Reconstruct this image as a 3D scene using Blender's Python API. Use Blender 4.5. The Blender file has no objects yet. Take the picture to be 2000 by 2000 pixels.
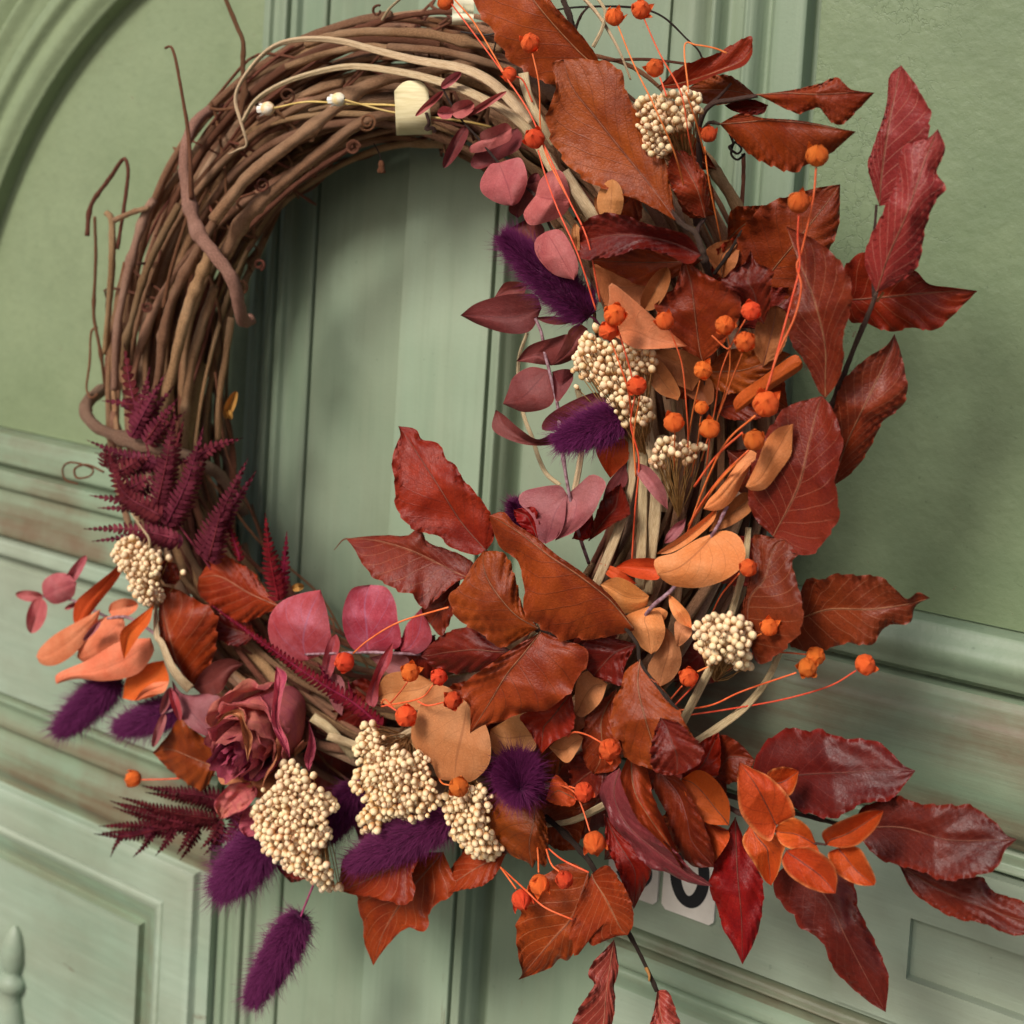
import bpy, math, random
import numpy as np

# ------------------------------------------------------------------ camera, sky, sun, exposure
scene = bpy.context.scene
PXW = 2000.0                      # the photograph is 2000 px wide; tracing coordinates use it
FPX = 2600.0
PPX, PPY = 1000.0, 560.0          # principal point (lens shift)
VPX, VPY, VSL = -3100.0, 150.0, -0.062
def _axes():
    a = np.array([VPX - PPX, VPY - PPY, FPX]); a /= np.linalg.norm(a)
    L = -(a[2] * FPX) / (a[0] * VSL + a[1])
    b = np.array([VSL * L, L, FPX]); b /= np.linalg.norm(b)
    X = -a; Z = -b; Y = np.cross(Z, X)
    return np.array([X, Y, Z])    # world = RW @ cam (x right, y down, z forward)
RW = _axes()
RING_C = np.array([0.0, -0.041, 0.0])     # wreath ring centre; door face is the plane y = 0
def _ray(px, py):
    px = np.asarray(px, float); py = np.asarray(py, float)
    return np.stack([px - PPX, py - PPY, np.full_like(px, FPX)], -1) @ RW.T
_r0 = _ray(800.0, 795.0)
CAM = RING_C - _r0 / np.linalg.norm(_r0) * 0.715
def P(px, py, d):
    """world point seen at photo pixel (px, py) standing d millimetres in front of the door face"""
    r = _ray(px, py); d = np.asarray(d, float) * 0.001
    s = (-d - CAM[1]) / r[..., 1]
    return CAM + r * s[..., None]
def MPP(px, py, d):
    """metres per photo pixel at that point"""
    v = (P(px, py, d) - CAM) @ RW
    return v[..., 2] / FPX
def DX(px, py, d=0.0): return float(P(px, py, d)[0])
def DZ(px, py, d=0.0): return float(P(px, py, d)[2])

from mathutils import Matrix, Vector
cam_d = bpy.data.cameras.new('camera'); cam = bpy.data.objects.new('camera', cam_d)
scene.collection.objects.link(cam); scene.camera = cam
cx, cy_, cz = RW[:, 0], -RW[:, 1], -RW[:, 2]
cam.matrix_world = Matrix(((cx[0], cy_[0], cz[0], CAM[0]), (cx[1], cy_[1], cz[1], CAM[1]),
                           (cx[2], cy_[2], cz[2], CAM[2]), (0, 0, 0, 1)))
cam_d.sensor_width = 36.0; cam_d.lens = 36.0 * FPX / PXW
cam_d.shift_x = 0.0; cam_d.shift_y = -(1000.0 - PPY) / PXW
cam_d.clip_start = 0.05; cam_d.clip_end = 50.0
cam_d.dof.use_dof = True
_f = P(1150.0, 1100.0, 105.0)
cam_d.dof.focus_distance = float(((_f - CAM) @ RW)[2]); cam_d.dof.aperture_fstop = 11.0

SUN_AZ, SUN_EL = math.radians(-8.0), math.radians(38.0)   # azimuth from the door normal (-y) towards -x
world = bpy.data.worlds.new('World'); scene.world = world; world.use_nodes = True
wn = world.node_tree.nodes; wl = world.node_tree.links
bg = wn['Background']; sky = wn.new('ShaderNodeTexSky'); sky.sky_type = 'NISHITA'
sky.sun_disc = False; sky.sun_elevation = SUN_EL
_sd = Vector((math.sin(SUN_AZ) * math.cos(SUN_EL), -math.cos(SUN_AZ) * math.cos(SUN_EL), math.sin(SUN_EL)))  # towards the sun
sky.sun_rotation = math.atan2(_sd.x, _sd.y)
sky.air_density = 1.0; sky.dust_density = 3.5; sky.ozone_density = 1.0
bg.inputs['Strength'].default_value = 0.055
wl.new(sky.outputs[0], bg.inputs['Color'])
sun_d = bpy.data.lights.new('sun', 'SUN'); sun_d.energy = 1.5; sun_d.angle = math.radians(17.0); sun_d.color = (1.0, 0.95, 0.89)
sun = bpy.data.objects.new('sun', sun_d); scene.collection.objects.link(sun)
sun.rotation_euler = _sd.to_track_quat('Z', 'Y').to_euler(); sun.location = (-0.6, -1.2, 1.4)
scene.view_settings.view_transform = 'Standard'; scene.view_settings.look = 'None'
scene.view_settings.exposure = 0.96; scene.view_settings.gamma = 1.0
scene.view_settings.use_curve_mapping = False

# ------------------------------------------------------------------ materials
def lin(rgb):
    return tuple(((c / 255.0) / 12.92 if c / 255.0 <= 0.04045 else ((c / 255.0 + 0.055) / 1.055) ** 2.4) for c in rgb)
class NT:
    def __init__(s, name):
        s.m = bpy.data.materials.new(name); s.m.use_nodes = True
        s.t = s.m.node_tree; s.b = s.t.nodes['Principled BSDF']; s.out = s.t.nodes['Material Output']
    def n(s, t, **k):
        o = s.t.nodes.new('ShaderNode' + t)
        for a, v in k.items(): setattr(o, a, v)
        return o
    def l(s, a, b): s.t.links.new(a, b)
    def val(s, sock, v):
        if hasattr(v, 'is_linked') or hasattr(v, 'node'): s.l(v, sock)
        else: sock.default_value = v
    def math(s, op, a, b=None, c=None, clamp=False):
        o = s.n('Math', operation=op); o.use_clamp = clamp
        s.val(o.inputs[0], a)
        if b is not None: s.val(o.inputs[1], b)
        if c is not None: s.val(o.inputs[2], c)
        return o.outputs[0]
    def noise(s, scale, detail=4.0, rough=0.55, vec=None, dist=0.0):
        o = s.n('TexNoise'); o.inputs['Scale'].default_value = scale; o.inputs['Detail'].default_value = detail
        o.inputs['Roughness'].default_value = rough; o.inputs['Distortion'].default_value = dist
        if vec is not None: s.l(vec, o.inputs['Vector'])
        return o.outputs[0]
    def ramp(s, fac, a, b):
        o = s.n('MapRange'); o.interpolation_type = 'SMOOTHSTEP'
        s.val(o.inputs[0], fac); o.inputs[1].default_value = a; o.inputs[2].default_value = b
        return o.outputs[0]
    def mix(s, fac, a, b, mode='MIX'):
        o = s.n('Mix', data_type='RGBA', blend_type=mode)
        s.val(o.inputs[0], fac)
        for i, v in ((6, a), (7, b)):
            if isinstance(v, tuple): o.inputs[i].default_value = (*v, 1.0)
            else: s.l(v, o.inputs[i])
        return o.outputs[2]
    def coord(s, which='Object', scale=None):
        o = s.n('TexCoord').outputs[which]
        if scale is None: return o
        m = s.n('Mapping'); m.inputs['Scale'].default_value = scale; s.l(o, m.inputs['Vector']); return m.outputs[0]
    def bump(s, h, strength, dist=0.001):
        o = s.n('Bump'); o.inputs['Strength'].default_value = strength; o.inputs['Distance'].default_value = dist
        s.l(h, o.inputs['Height']); s.l(o.outputs[0], s.b.inputs['Normal'])
    def jitter(s, col, dv=0.14, dh=0.006):
        r = s.n('ObjectInfo').outputs['Random']; h = s.n('HueSaturation')
        s.l(s.math('MULTIPLY_ADD', r, dv * 2, 1.0 - dv), h.inputs['Value'])
        r2 = s.math('FRACT', s.math('MULTIPLY', r, 37.7)); s.l(s.math('MULTIPLY_ADD', r2, dh * 2, 0.5 - dh), h.inputs['Hue'])
        s.l(col, h.inputs['Color']); return h.outputs[0]
    def translucent(s, col, amt):
        t = s.n('BsdfTranslucent'); s.l(col, t.inputs['Color']); x = s.n('MixShader'); x.inputs[0].default_value = amt
        s.l(s.b.outputs[0], x.inputs[1]); s.l(t.outputs[0], x.inputs[2]); s.l(x.outputs[0], s.out.inputs['Surface'])

def leafmat(name, c1, c2, vein, N, slant=0.34, vstr=0.5, rough=0.44, trans=0.14, spec=0.34, width=0.05, spot=0.5, bumpv=0.26, edge=None, bloom=None):
    t = NT(name)
    uv = t.n('UVMap').outputs[0]; sep = t.n('SeparateXYZ'); t.l(uv, sep.inputs[0]); u, v = sep.outputs[0], sep.outputs[1]
    av = t.math('ABSOLUTE', t.math('MULTIPLY_ADD', v, 2.0, -1.0))
    ob = t.coord('Object')
    wob = t.noise(60.0, 2.0, 0.5, ob)
    ph = t.math('ADD', t.math('SUBTRACT', t.math('MULTIPLY', u, float(N)), t.math('MULTIPLY', t.math('POWER', av, 0.85), slant * N)),
                t.math('MULTIPLY', wob, 0.35))
    fr = t.math('FRACT', ph); dist = t.math('ABSOLUTE', t.math('SUBTRACT', fr, 0.5))     # 0.5 at vein lines
    vm = t.ramp(dist, 0.5 - width, 0.5)
    vm = t.math('MULTIPLY', vm, t.ramp(av, 1.0, 0.75))
    mid = t.ramp(av, 0.05, 0.015)
    big = t.noise(45.0, 5.0, 0.62, ob); fine = t.noise(420.0, 4.0, 0.6, ob)
    col = t.mix(t.ramp(big, 0.35, 0.68), c1, c2)
    fleck = t.math('MULTIPLY', t.ramp(fine, 0.60, 0.76), spot)
    col = t.mix(fleck, col, tuple(x * 0.35 for x in c1))
    pale = t.math('MULTIPLY', t.ramp(t.noise(900.0, 2.0, 0.5, ob), 0.55, 0.75), 0.15)
    col = t.mix(pale, col, tuple(min(1, x * 1.6 + 0.02) for x in c2))
    if bloom is not None:
        bm_ = t.math('MULTIPLY', t.ramp(t.noise(70.0, 6.0, 0.7, ob), 0.42, 0.72), 0.5); col = t.mix(bm_, col, bloom)
    if edge is not None:
        col = t.mix(t.math('MULTIPLY', t.ramp(av, 0.8, 1.0), 0.7), col, edge)
    rim = t.math('MULTIPLY', t.ramp(av, 0.955, 0.995), t.ramp(t.noise(300.0, 2.0, 0.5, ob), 0.4, 0.6))
    col = t.mix(t.math('MULTIPLY', rim, 0.35), col, tuple(min(1, x * 1.5 + 0.05) for x in c2))
    col = t.mix(t.math('MULTIPLY', t.math('MAXIMUM', vm, mid), vstr), col, vein)
    cell = t.n('TexVoronoi', feature='DISTANCE_TO_EDGE'); cell.inputs['Scale'].default_value = 650.0; t.l(ob, cell.inputs['Vector'])
    net = t.ramp(cell.outputs['Distance'], 0.0, 0.22); med = t.noise(140.0, 5.0, 0.65, ob)
    stain = t.math('MULTIPLY', t.ramp(t.noise(22.0, 6.0, 0.7, ob), 0.5, 0.72), 0.5); col = t.mix(stain, col, tuple(x * 0.55 for x in c1))
    col = t.mix(t.math('MULTIPLY_ADD', net, -0.16, 0.16), col, tuple(x * 0.6 for x in c1))
    col = t.jitter(col)
    t.l(col, t.b.inputs['Base Color'])
    rg = t.math('MULTIPLY_ADD', med, 0.4, rough - 0.14); t.l(rg, t.b.inputs['Roughness'])
    t.b.inputs['Specular IOR Level'].default_value = spec
    h = t.math('ADD', t.math('ADD', t.math('MULTIPLY', vm, 0.5), t.math('MULTIPLY', fine, 0.5)), t.math('ADD', t.math('MULTIPLY', net, 0.25), t.math('MULTIPLY', med, 1.3))); t.bump(h, bumpv, 0.0011)
    t.translucent(col, trans); return t.m

def simplemat(name, c1, c2, scale=80.0, rough=0.6, spec=0.3, bump=0.3, trans=0.0, stretch=None, jit=0.15, coord='Object', bdist=0.0006, lo=0.35, hi=0.65):
    t = NT(name); ob = t.coord(coord, stretch)
    n = t.noise(scale, 6.0, 0.6, ob); col = t.mix(t.ramp(n, lo, hi), c1, c2)
    col = t.jitter(col, jit, 0.012); t.l(col, t.b.inputs['Base Color'])
    t.b.inputs['Roughness'].default_value = rough; t.b.inputs['Specular IOR Level'].default_value = spec
    if bump: t.bump(n, bump, bdist)
    if trans: t.translucent(col, trans)
    return t.m

M = {}
_v = lin((196, 150, 110))
M['brown'] = leafmat('beech_brown', lin((122, 43, 7)), lin((156, 67, 16)), lin((86, 40, 20)), 9, vstr=0.55)
M['rust'] = leafmat('beech_rust', lin((126, 38, 8)), lin((156, 58, 16)), lin((190, 120, 84)), 9, vstr=0.5)
M['red'] = leafmat('beech_red', lin((132, 16, 8)), lin((170, 38, 16)), lin((92, 30, 20)), 10, vstr=0.42, trans=0.22, spec=0.35)
M['dred'] = leafmat('beech_dark_red', lin((90, 16, 5)), lin((126, 38, 11)), lin((140, 76, 52)), 9, vstr=0.42, spec=0.4)
M['maroon'] = leafmat('beech_maroon', lin((76, 18, 15)), lin((106, 28, 18)), lin((136, 72, 64)), 10, vstr=0.28, rough=0.38, spec=0.3, bumpv=0.16, edge=lin((124, 26, 14)))
M['rosy'] = leafmat('beech_rosy', lin((132, 42, 33)), lin((158, 62, 50)), lin((214, 152, 128)), 10, vstr=0.62, rough=0.42, spec=0.45)
M['redbrown'] = leafmat('beech_red_brown', lin((108, 31, 12)), lin((138, 50, 21)), lin((196, 130, 98)), 10, vstr=0.4, spec=0.4)
M['plumleaf'] = leafmat('beech_plum', lin((112, 36, 36)), lin((140, 58, 58)), lin((168, 104, 100)), 8, vstr=0.3, rough=0.4, spec=0.5)
M['orange'] = leafmat('salal_orange', lin((176, 62, 14)), lin((198, 84, 24)), lin((104, 36, 14)), 5, slant=0.5, vstr=0.5, width=0.05, rough=0.5, edge=lin((216, 140, 76)))
M['dorange'] = leafmat('eucalyptus_deep_orange', lin((196, 76, 22)), lin((212, 92, 34)), lin((170, 70, 30)), 6, vstr=0.2, rough=0.6)
M['peach'] = leafmat('eucalyptus_peach', lin((222, 134, 72)), lin((234, 156, 100)), lin((150, 84, 48)), 6, slant=0.6, vstr=0.5, width=0.035, rough=0.62, spec=0.25, spot=0.12)
M['salmon'] = leafmat('eucalyptus_salmon', lin((214, 116, 76)), lin((228, 142, 102)), lin((160, 84, 58)), 6, vstr=0.35, width=0.03, rough=0.62, spec=0.25, spot=0.12)
M['tan'] = leafmat('eucalyptus_tan', lin((188, 118, 70)), lin((206, 142, 94)), lin((140, 84, 52)), 6, slant=0.6, vstr=0.5, width=0.03, rough=0.62, spec=0.25, spot=0.2)
M['tandark'] = leafmat('eucalyptus_brown', lin((150, 84, 46)), lin((176, 108, 66)), lin((110, 60, 36)), 5, vstr=0.3, width=0.03, rough=0.6, spec=0.25, spot=0.2)
M['pink'] = leafmat('eucalyptus_pink', lin((172, 82, 84)), lin((190, 100, 98)), lin((110, 44, 56)), 6, slant=0.7, vstr=0.4, width=0.03, bloom=lin((206, 134, 132)), rough=0.6, spec=0.25, spot=0.35)
M['plum'] = leafmat('eucalyptus_plum', lin((104, 40, 38)), lin((126, 54, 52)), lin((80, 36, 42)), 6, slant=0.6, vstr=0.45, width=0.03, bloom=lin((134, 78, 78)), rough=0.55, spec=0.3, spot=0.3)
M['mauve'] = leafmat('eucalyptus_mauve', lin((142, 72, 78)), lin((166, 98, 96)), lin((112, 60, 70)), 6, slant=0.6, vstr=0.4, width=0.03, bloom=lin((176, 120, 124)), rough=0.55, spec=0.3, spot=0.3)
M['crimson'] = leafmat('eucalyptus_crimson', lin((158, 48, 56)), lin((180, 84, 92)), lin((150, 110, 140)), 4, slant=0.6, vstr=0.4, width=0.04, bloom=lin((196, 120, 138)), rough=0.6, spec=0.25, spot=0.3)
M['petal'] = leafmat('rose_petal_dusty', lin((186, 90, 96)), lin((196, 116, 98)), lin((160, 66, 88)), 7, slant=0.1, vstr=0.3, width=0.2, rough=0.75, spec=0.15, spot=0.35, edge=lin((176, 72, 92)))
M['petaltan'] = leafmat('rose_petal_tan', lin((186, 114, 78)), lin((204, 138, 98)), lin((160, 86, 70)), 6, slant=0.1, vstr=0.25, width=0.2, rough=0.75, spec=0.15, spot=0.4, edge=lin((170, 84, 82)))
M['petalpink'] = leafmat('rose_petal_magenta', lin((166, 60, 92)), lin((194, 100, 110)), lin((136, 44, 80)), 7, slant=0.1, vstr=0.3, width=0.2, rough=0.75, spec=0.15, spot=0.3, edge=lin((196, 110, 110)))
def barkmat(name, c1, c2, c3, s=1.0):
    t = NT(name); ob = t.coord('UV', (3.0 * s, 2.0, 1.0))
    n = t.noise(6.0, 8.0, 0.72, ob); fib = t.noise(5.0, 5.0, 0.7, t.coord('UV', (1.2 * s, 22.0, 1.0))); big = t.noise(26.0, 5.0, 0.65, t.coord('Object'))
    col = t.mix(t.ramp(n, 0.3, 0.72), c1, c2); col = t.mix(t.math('MULTIPLY', t.ramp(big, 0.42, 0.68), 0.6), col, c3)
    col = t.mix(t.math('MULTIPLY', t.ramp(fib, 0.54, 0.7), 0.4), col, tuple(x * 0.6 for x in c1)); col = t.mix(t.math('MULTIPLY', t.ramp(fib, 0.46, 0.34), 0.55), col, tuple(min(1, x * 1.25) for x in c3))
    col = t.jitter(col, 0.3, 0.014); t.l(col, t.b.inputs['Base Color']); t.b.inputs['Roughness'].default_value = 0.78
    t.b.inputs['Specular IOR Level'].default_value = 0.2; t.bump(t.math('ADD', n, t.math('MULTIPLY', fib, 1.4)), 0.9, 0.0016); return t.m
M['vine'] = barkmat('vine_bark', lin((156, 108, 76)), lin((208, 158, 118)), lin((216, 172, 136)))
M['vinegrey'] = barkmat('vine_bark_grey', lin((152, 112, 88)), lin((198, 154, 128)), lin((208, 168, 142)))
M['tendril'] = barkmat('tendril_bark', lin((124, 76, 54)), lin((164, 108, 80)), lin((156, 100, 74)))
M['twig'] = barkmat('twig_bark', lin((82, 58, 50)), lin((122, 96, 84)), lin((104, 78, 70)))
M['darktwig'] = barkmat('dark_twig_bark', lin((52, 40, 36)), lin((84, 66, 56)), lin((66, 52, 48)))
M['eucstem'] = simplemat('eucalyptus_stem', lin((112, 74, 78)), lin((160, 128, 136)), 400.0, 0.6)
M['flaxstem'] = simplemat('flax_stem_orange', lin((218, 92, 44)), lin((232, 116, 68)), 200.0, 0.6)
M['redstem'] = simplemat('magenta_stem', lin((150, 50, 96)), lin((170, 70, 110)), 200.0, 0.6)
M['pod'] = simplemat('flax_pod_orange', lin((255, 88, 32)), lin((255, 134, 64)), 190.0, 0.6, 0.25, 0.7, 0.2, bdist=0.001)
def raffia():
    t = NT('dried_palm_strip'); uv = t.coord('UV', (1.5, 9.0, 1.0)); n = t.noise(4.0, 4.0, 0.6, uv)
    col = t.mix(t.ramp(n, 0.32, 0.66), lin((176, 142, 100)), lin((228, 206, 164))); col = t.jitter(col, 0.12, 0.008)
    t.l(col, t.b.inputs['Base Color']); t.b.inputs['Roughness'].default_value = 0.55; t.bump(n, 0.6, 0.001); t.translucent(col, 0.1); return t.m
M['raffia'] = raffia()
M['tag'] = simplemat('cream_wood_tag', lin((206, 190, 146)), lin((222, 208, 168)), 60.0, 0.6, 0.3, 0.15, stretch=(1, 1, 12))
M['berry_'] = simplemat('rice_flower_bud', lin((226, 178, 122)), lin((250, 230, 194)), 260.0, 0.45, 0.4, 0.2, 0.0, jit=0.08)
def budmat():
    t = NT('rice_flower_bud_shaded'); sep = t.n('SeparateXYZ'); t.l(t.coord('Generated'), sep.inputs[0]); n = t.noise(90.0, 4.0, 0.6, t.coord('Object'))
    f = t.ramp(t.math('ADD', sep.outputs[2], t.math('MULTIPLY_ADD', t.noise(3.0, 3.0, 0.6, t.coord('Generated')), 0.5, -0.25)), 0.25, 0.85)  # golden base to cream tip: occlusion between buds painted into the colour
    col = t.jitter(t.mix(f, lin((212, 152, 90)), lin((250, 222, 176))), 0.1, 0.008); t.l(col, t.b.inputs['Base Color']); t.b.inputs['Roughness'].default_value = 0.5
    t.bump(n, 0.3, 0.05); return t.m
M['berry'] = budmat()
M['berrystalk'] = simplemat('rice_flower_stalk', lin((150, 108, 62)), lin((186, 142, 90)), 200.0, 0.7)
M['fern'] = simplemat('fern_burgundy', lin((88, 28, 40)), lin((116, 46, 58)), 120.0, 0.7, 0.12, 0.2, 0.12)
M['ferndark'] = simplemat('fern_dark', lin((66, 16, 24)), lin((88, 26, 34)), 120.0, 0.75, 0.08, 0.2, 0.1)
M['ferncrim'] = simplemat('fern_crimson', lin((104, 16, 34)), lin((130, 32, 50)), 120.0, 0.7, 0.12, 0.2, 0.12)
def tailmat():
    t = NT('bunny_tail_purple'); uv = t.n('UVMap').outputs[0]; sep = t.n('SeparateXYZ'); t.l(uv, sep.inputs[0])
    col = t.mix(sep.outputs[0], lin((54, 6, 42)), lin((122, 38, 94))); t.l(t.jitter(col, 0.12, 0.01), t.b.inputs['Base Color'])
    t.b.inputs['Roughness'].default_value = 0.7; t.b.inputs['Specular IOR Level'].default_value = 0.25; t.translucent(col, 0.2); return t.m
M['tail'] = tailmat()
M['tailcore'] = simplemat('bunny_tail_core', lin((58, 10, 44)), lin((78, 16, 58)), 300.0, 0.8)
M['strawbud'] = simplemat('straw_bud_cream', lin((226, 190, 128)), lin((246, 238, 218)), 220.0, 0.6)
M['white_petal'] = simplemat('straw_bud_white', lin((238, 232, 216)), lin((250, 247, 238)), 220.0, 0.6)
M['strawstem'] = simplemat('straw_stem_yellow', lin((196, 160, 88)), lin((216, 184, 118)), 200.0, 0.6)
M['dryleaf'] = simplemat('dried_sliver_brown', lin((150, 98, 46)), lin((180, 130, 70)), 120.0, 0.6, trans=0.1)
M['wire'] = simplemat('dark_wire', lin((40, 34, 32)), lin((60, 50, 46)), 100.0, 0.5)
M['brass'] = simplemat('cream_enamel', lin((236, 228, 196)), lin((246, 240, 214)), 40.0, 0.25, 0.6, 0.0)
def paintmat(name, c1, c2, brown, dirt, stretch, cracks=0.0, seed=0.0):
    t = NT(name); ob = t.coord('Object'); st = t.coord('Object', stretch)
    n1 = t.noise(3.2, 5.0, 0.55, ob); n2 = t.noise(30.0, 6.0, 0.62, st); n3 = t.noise(500.0, 3.0, 0.6, ob)
    n4 = t.noise(9.0, 6.0, 0.65, ob)
    col = t.mix(t.ramp(n1, 0.35, 0.65), c1, c2)
    streak = t.math('MULTIPLY', t.ramp(n2, 0.40, 0.75), 0.30); col = t.mix(streak, col, tuple(min(1, x * 1.25) for x in c2))
    blot = t.math('MULTIPLY', t.ramp(n4, 0.52, 0.75), 0.28); col = t.mix(blot, col, tuple(x * 0.78 for x in c1))
    if dirt:
        dm = t.math('MULTIPLY', t.ramp(t.math('ADD', t.math('MULTIPLY', n2, 0.6), t.math('MULTIPLY', n4, 0.5)), 0.42, 0.68), dirt)
        col = t.mix(dm, col, brown)
    h = t.math('ADD', t.math('MULTIPLY', n3, 0.14), t.math('MULTIPLY', n2, 0.8))
    spk = t.math('MULTIPLY', t.ramp(t.noise(260.0, 2.0, 0.5, ob), 0.70, 0.80), 0.45); col = t.mix(spk, col, tuple(x * 0.6 for x in c1))
    chip = t.math('MULTIPLY', t.ramp(t.noise(55.0, 7.0, 0.72, st), 0.655, 0.675), 0.75); col = t.mix(chip, col, brown); h = t.math('SUBTRACT', h, t.math('MULTIPLY', chip, 0.9))
    brush = t.noise(160.0, 3.0, 0.55, t.coord('Object', tuple(x if x < 0.5 else 1.0 for x in stretch))); h = t.math('ADD', h, t.math('MULTIPLY', brush, 0.6)); col = t.mix(t.math('MULTIPLY', t.ramp(brush, 0.52, 0.7), 0.13), col, tuple(x * 0.72 for x in c1)); col = t.mix(t.math('MULTIPLY', t.ramp(brush, 0.46, 0.32), 0.10), col, tuple(min(1, x * 1.3) for x in c2))
    if cracks:
        vo = t.n('TexVoronoi', feature='DISTANCE_TO_EDGE'); vo.inputs['Scale'].default_value = 95.0
        mp = t.n('Mapping'); mp.inputs['Scale'].default_value = (1.0, 1.0, 1.6); t.l(ob, mp.inputs[0])
        dn = t.n('TexNoise'); dn.inputs['Scale'].default_value = 25.0; dn.inputs['Detail'].default_value = 4.0
        ad = t.n('VectorMath', operation='MULTIPLY_ADD'); t.l(dn.outputs[1], ad.inputs[0]); ad.inputs[1].default_value = (0.03,) * 3; t.l(mp.outputs[0], ad.inputs[2]); t.l(ad.outputs[0], vo.inputs['Vector'])
        cm = t.math('MULTIPLY', t.ramp(vo.outputs['Distance'], 0.05, 0.0), t.ramp(t.noise(7.0, 5.0, 0.7, ob), 0.5, 0.62))
        cm = t.math('MULTIPLY', cm, cracks); col = t.mix(cm, col, tuple(x * 0.42 for x in c1)); h = t.math('SUBTRACT', h, t.math('MULTIPLY', cm, 0.8))
    t.l(col, t.b.inputs['Base Color'])
    t.l(t.math('MULTIPLY_ADD', n4, 0.3, 0.36), t.b.inputs['Roughness']); t.b.inputs['Specular IOR Level'].default_value = 0.4
    t.bump(h, 0.42, 0.0018); return t.m
G1, G2, BR = lin((134, 150, 112)), lin((152, 168, 132)), lin((112, 94, 70))
M['paint_panel'] = paintmat('green_paint_panel', lin((112, 127, 92)), lin((128, 142, 108)), BR, 0.05, (1, 1, 1), 0.0)
M['paint_right'] = paintmat('green_paint_cracked', lin((104, 121, 88)), lin((120, 136, 103)), BR, 0.05, (1, 1, 1), 0.28)
M['paint_v'] = paintmat('green_paint_vertical', lin((116, 136, 110)), lin((138, 153, 130)), BR, 0.16, (1.0, 1.0, 0.06))
M['paint_h'] = paintmat('green_paint_horizontal', lin((118, 144, 118)), lin((142, 164, 140)), BR, 0.55, (0.06, 1.0, 1.0))
M['paint_dirty'] = paintmat('green_paint_worn_brown', lin((114, 134, 108)), lin((132, 148, 122)), lin((104, 84, 62)), 1.0, (0.05, 1.0, 1.0))
M['paint_mint'] = paintmat('green_paint_mint', lin((132, 152, 130)), lin((158, 172, 152)), BR, 0.3, (0.08, 1.0, 0.6))
M['pavement'] = simplemat('grey_pavement', lin((88, 86, 80)), lin((108, 106, 100)), 3.0, 0.8, 0.2, 0.3, jit=0.0)
M['paint_mintv'] = paintmat('green_paint_mint_upright', lin((128, 150, 124)), lin((152, 168, 144)), BR, 0.2, (1.0, 1.0, 0.06))
M['plate'] = simplemat('number_plate_white', lin((206, 198, 186)), lin((220, 213, 202)), 50.0, 0.5, 0.4, 0.1)
M['black'] = simplemat('number_black', lin((22, 22, 24)), lin((30, 30, 32)), 60.0, 0.5, 0.4, 0.0)

# ------------------------------------------------------------------ helpers
COL = scene.collection
def tag(o, label=None, cat=None, group=None, kind=None):
    if label: o['label'] = label
    if cat: o['category'] = cat
    if group: o['group'] = group
    if kind: o['kind'] = kind
    return o
def thing(name, label, cat, at, group=None):
    o = bpy.data.objects.new(name, None); COL.objects.link(o); o.location = tuple(at); o.empty_display_size = 0.01
    return tag(o, label, cat, group)
def root_loc(o):
    while o.parent is not None: o = o.parent
    return np.array(o.location)
def mesh_obj(name, verts, faces, mat, parent=None, uvs=None, smooth=True, kind=None):
    verts = np.asarray(verts, float)
    if parent is not None: verts = verts - root_loc(parent)
    me = bpy.data.meshes.new(name); me.from_pydata(verts.tolist(), [], faces)
    if uvs is not None:
        ul = me.uv_layers.new(name='UVMap'); idx = np.empty(len(me.loops), np.int32); me.loops.foreach_get('vertex_index', idx)
        ul.data.foreach_set('uv', np.asarray(uvs, np.float32)[idx].ravel())
    if smooth: me.polygons.foreach_set('use_smooth', np.ones(len(me.polygons), bool))
    me.materials.append(M[mat] if isinstance(mat, str) else mat); me.update()
    o = bpy.data.objects.new(name, me); COL.objects.link(o)
    if parent is not None: o.parent = parent
    if kind: o['kind'] = kind
    return o
def spline(pts, n):
    """Catmull-Rom through pts, n samples at even arc length"""
    p = np.asarray(pts, float)
    if len(p) == 2: t = np.linspace(0, 1, n)[:, None]; return p[0] * (1 - t) + p[1] * t
    q = np.vstack([2 * p[0] - p[1], p, 2 * p[-1] - p[-2]]); out = []
    for i in range(1, len(q) - 2):
        t = np.linspace(0, 1, 14, endpoint=False)[:, None]
        a, b, c, d = q[i - 1], q[i], q[i + 1], q[i + 2]
        out.append(0.5 * ((2 * b) + (c - a) * t + (2 * a - 5 * b + 4 * c - d) * t ** 2 + (3 * b - a - 3 * c + d) * t ** 3))
    out.append(p[-1:]); s = np.vstack(out)
    L = np.concatenate([[0], np.cumsum(np.linalg.norm(np.diff(s[:, :2] if s.shape[1] < 3 else s, axis=0), axis=1))])
    t = np.linspace(0, L[-1], n); return np.stack([np.interp(t, L, s[:, k]) for k in range(s.shape[1])], 1)
def grid_faces(nu, nv, closed=False):
    f = []
    for i in range(nu - 1):
        for j in range(nv if closed else nv - 1):
            k = (j + 1) % nv; f.append((i * nv + j, i * nv + k, (i + 1) * nv + k, (i + 1) * nv + j))
    return f
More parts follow.
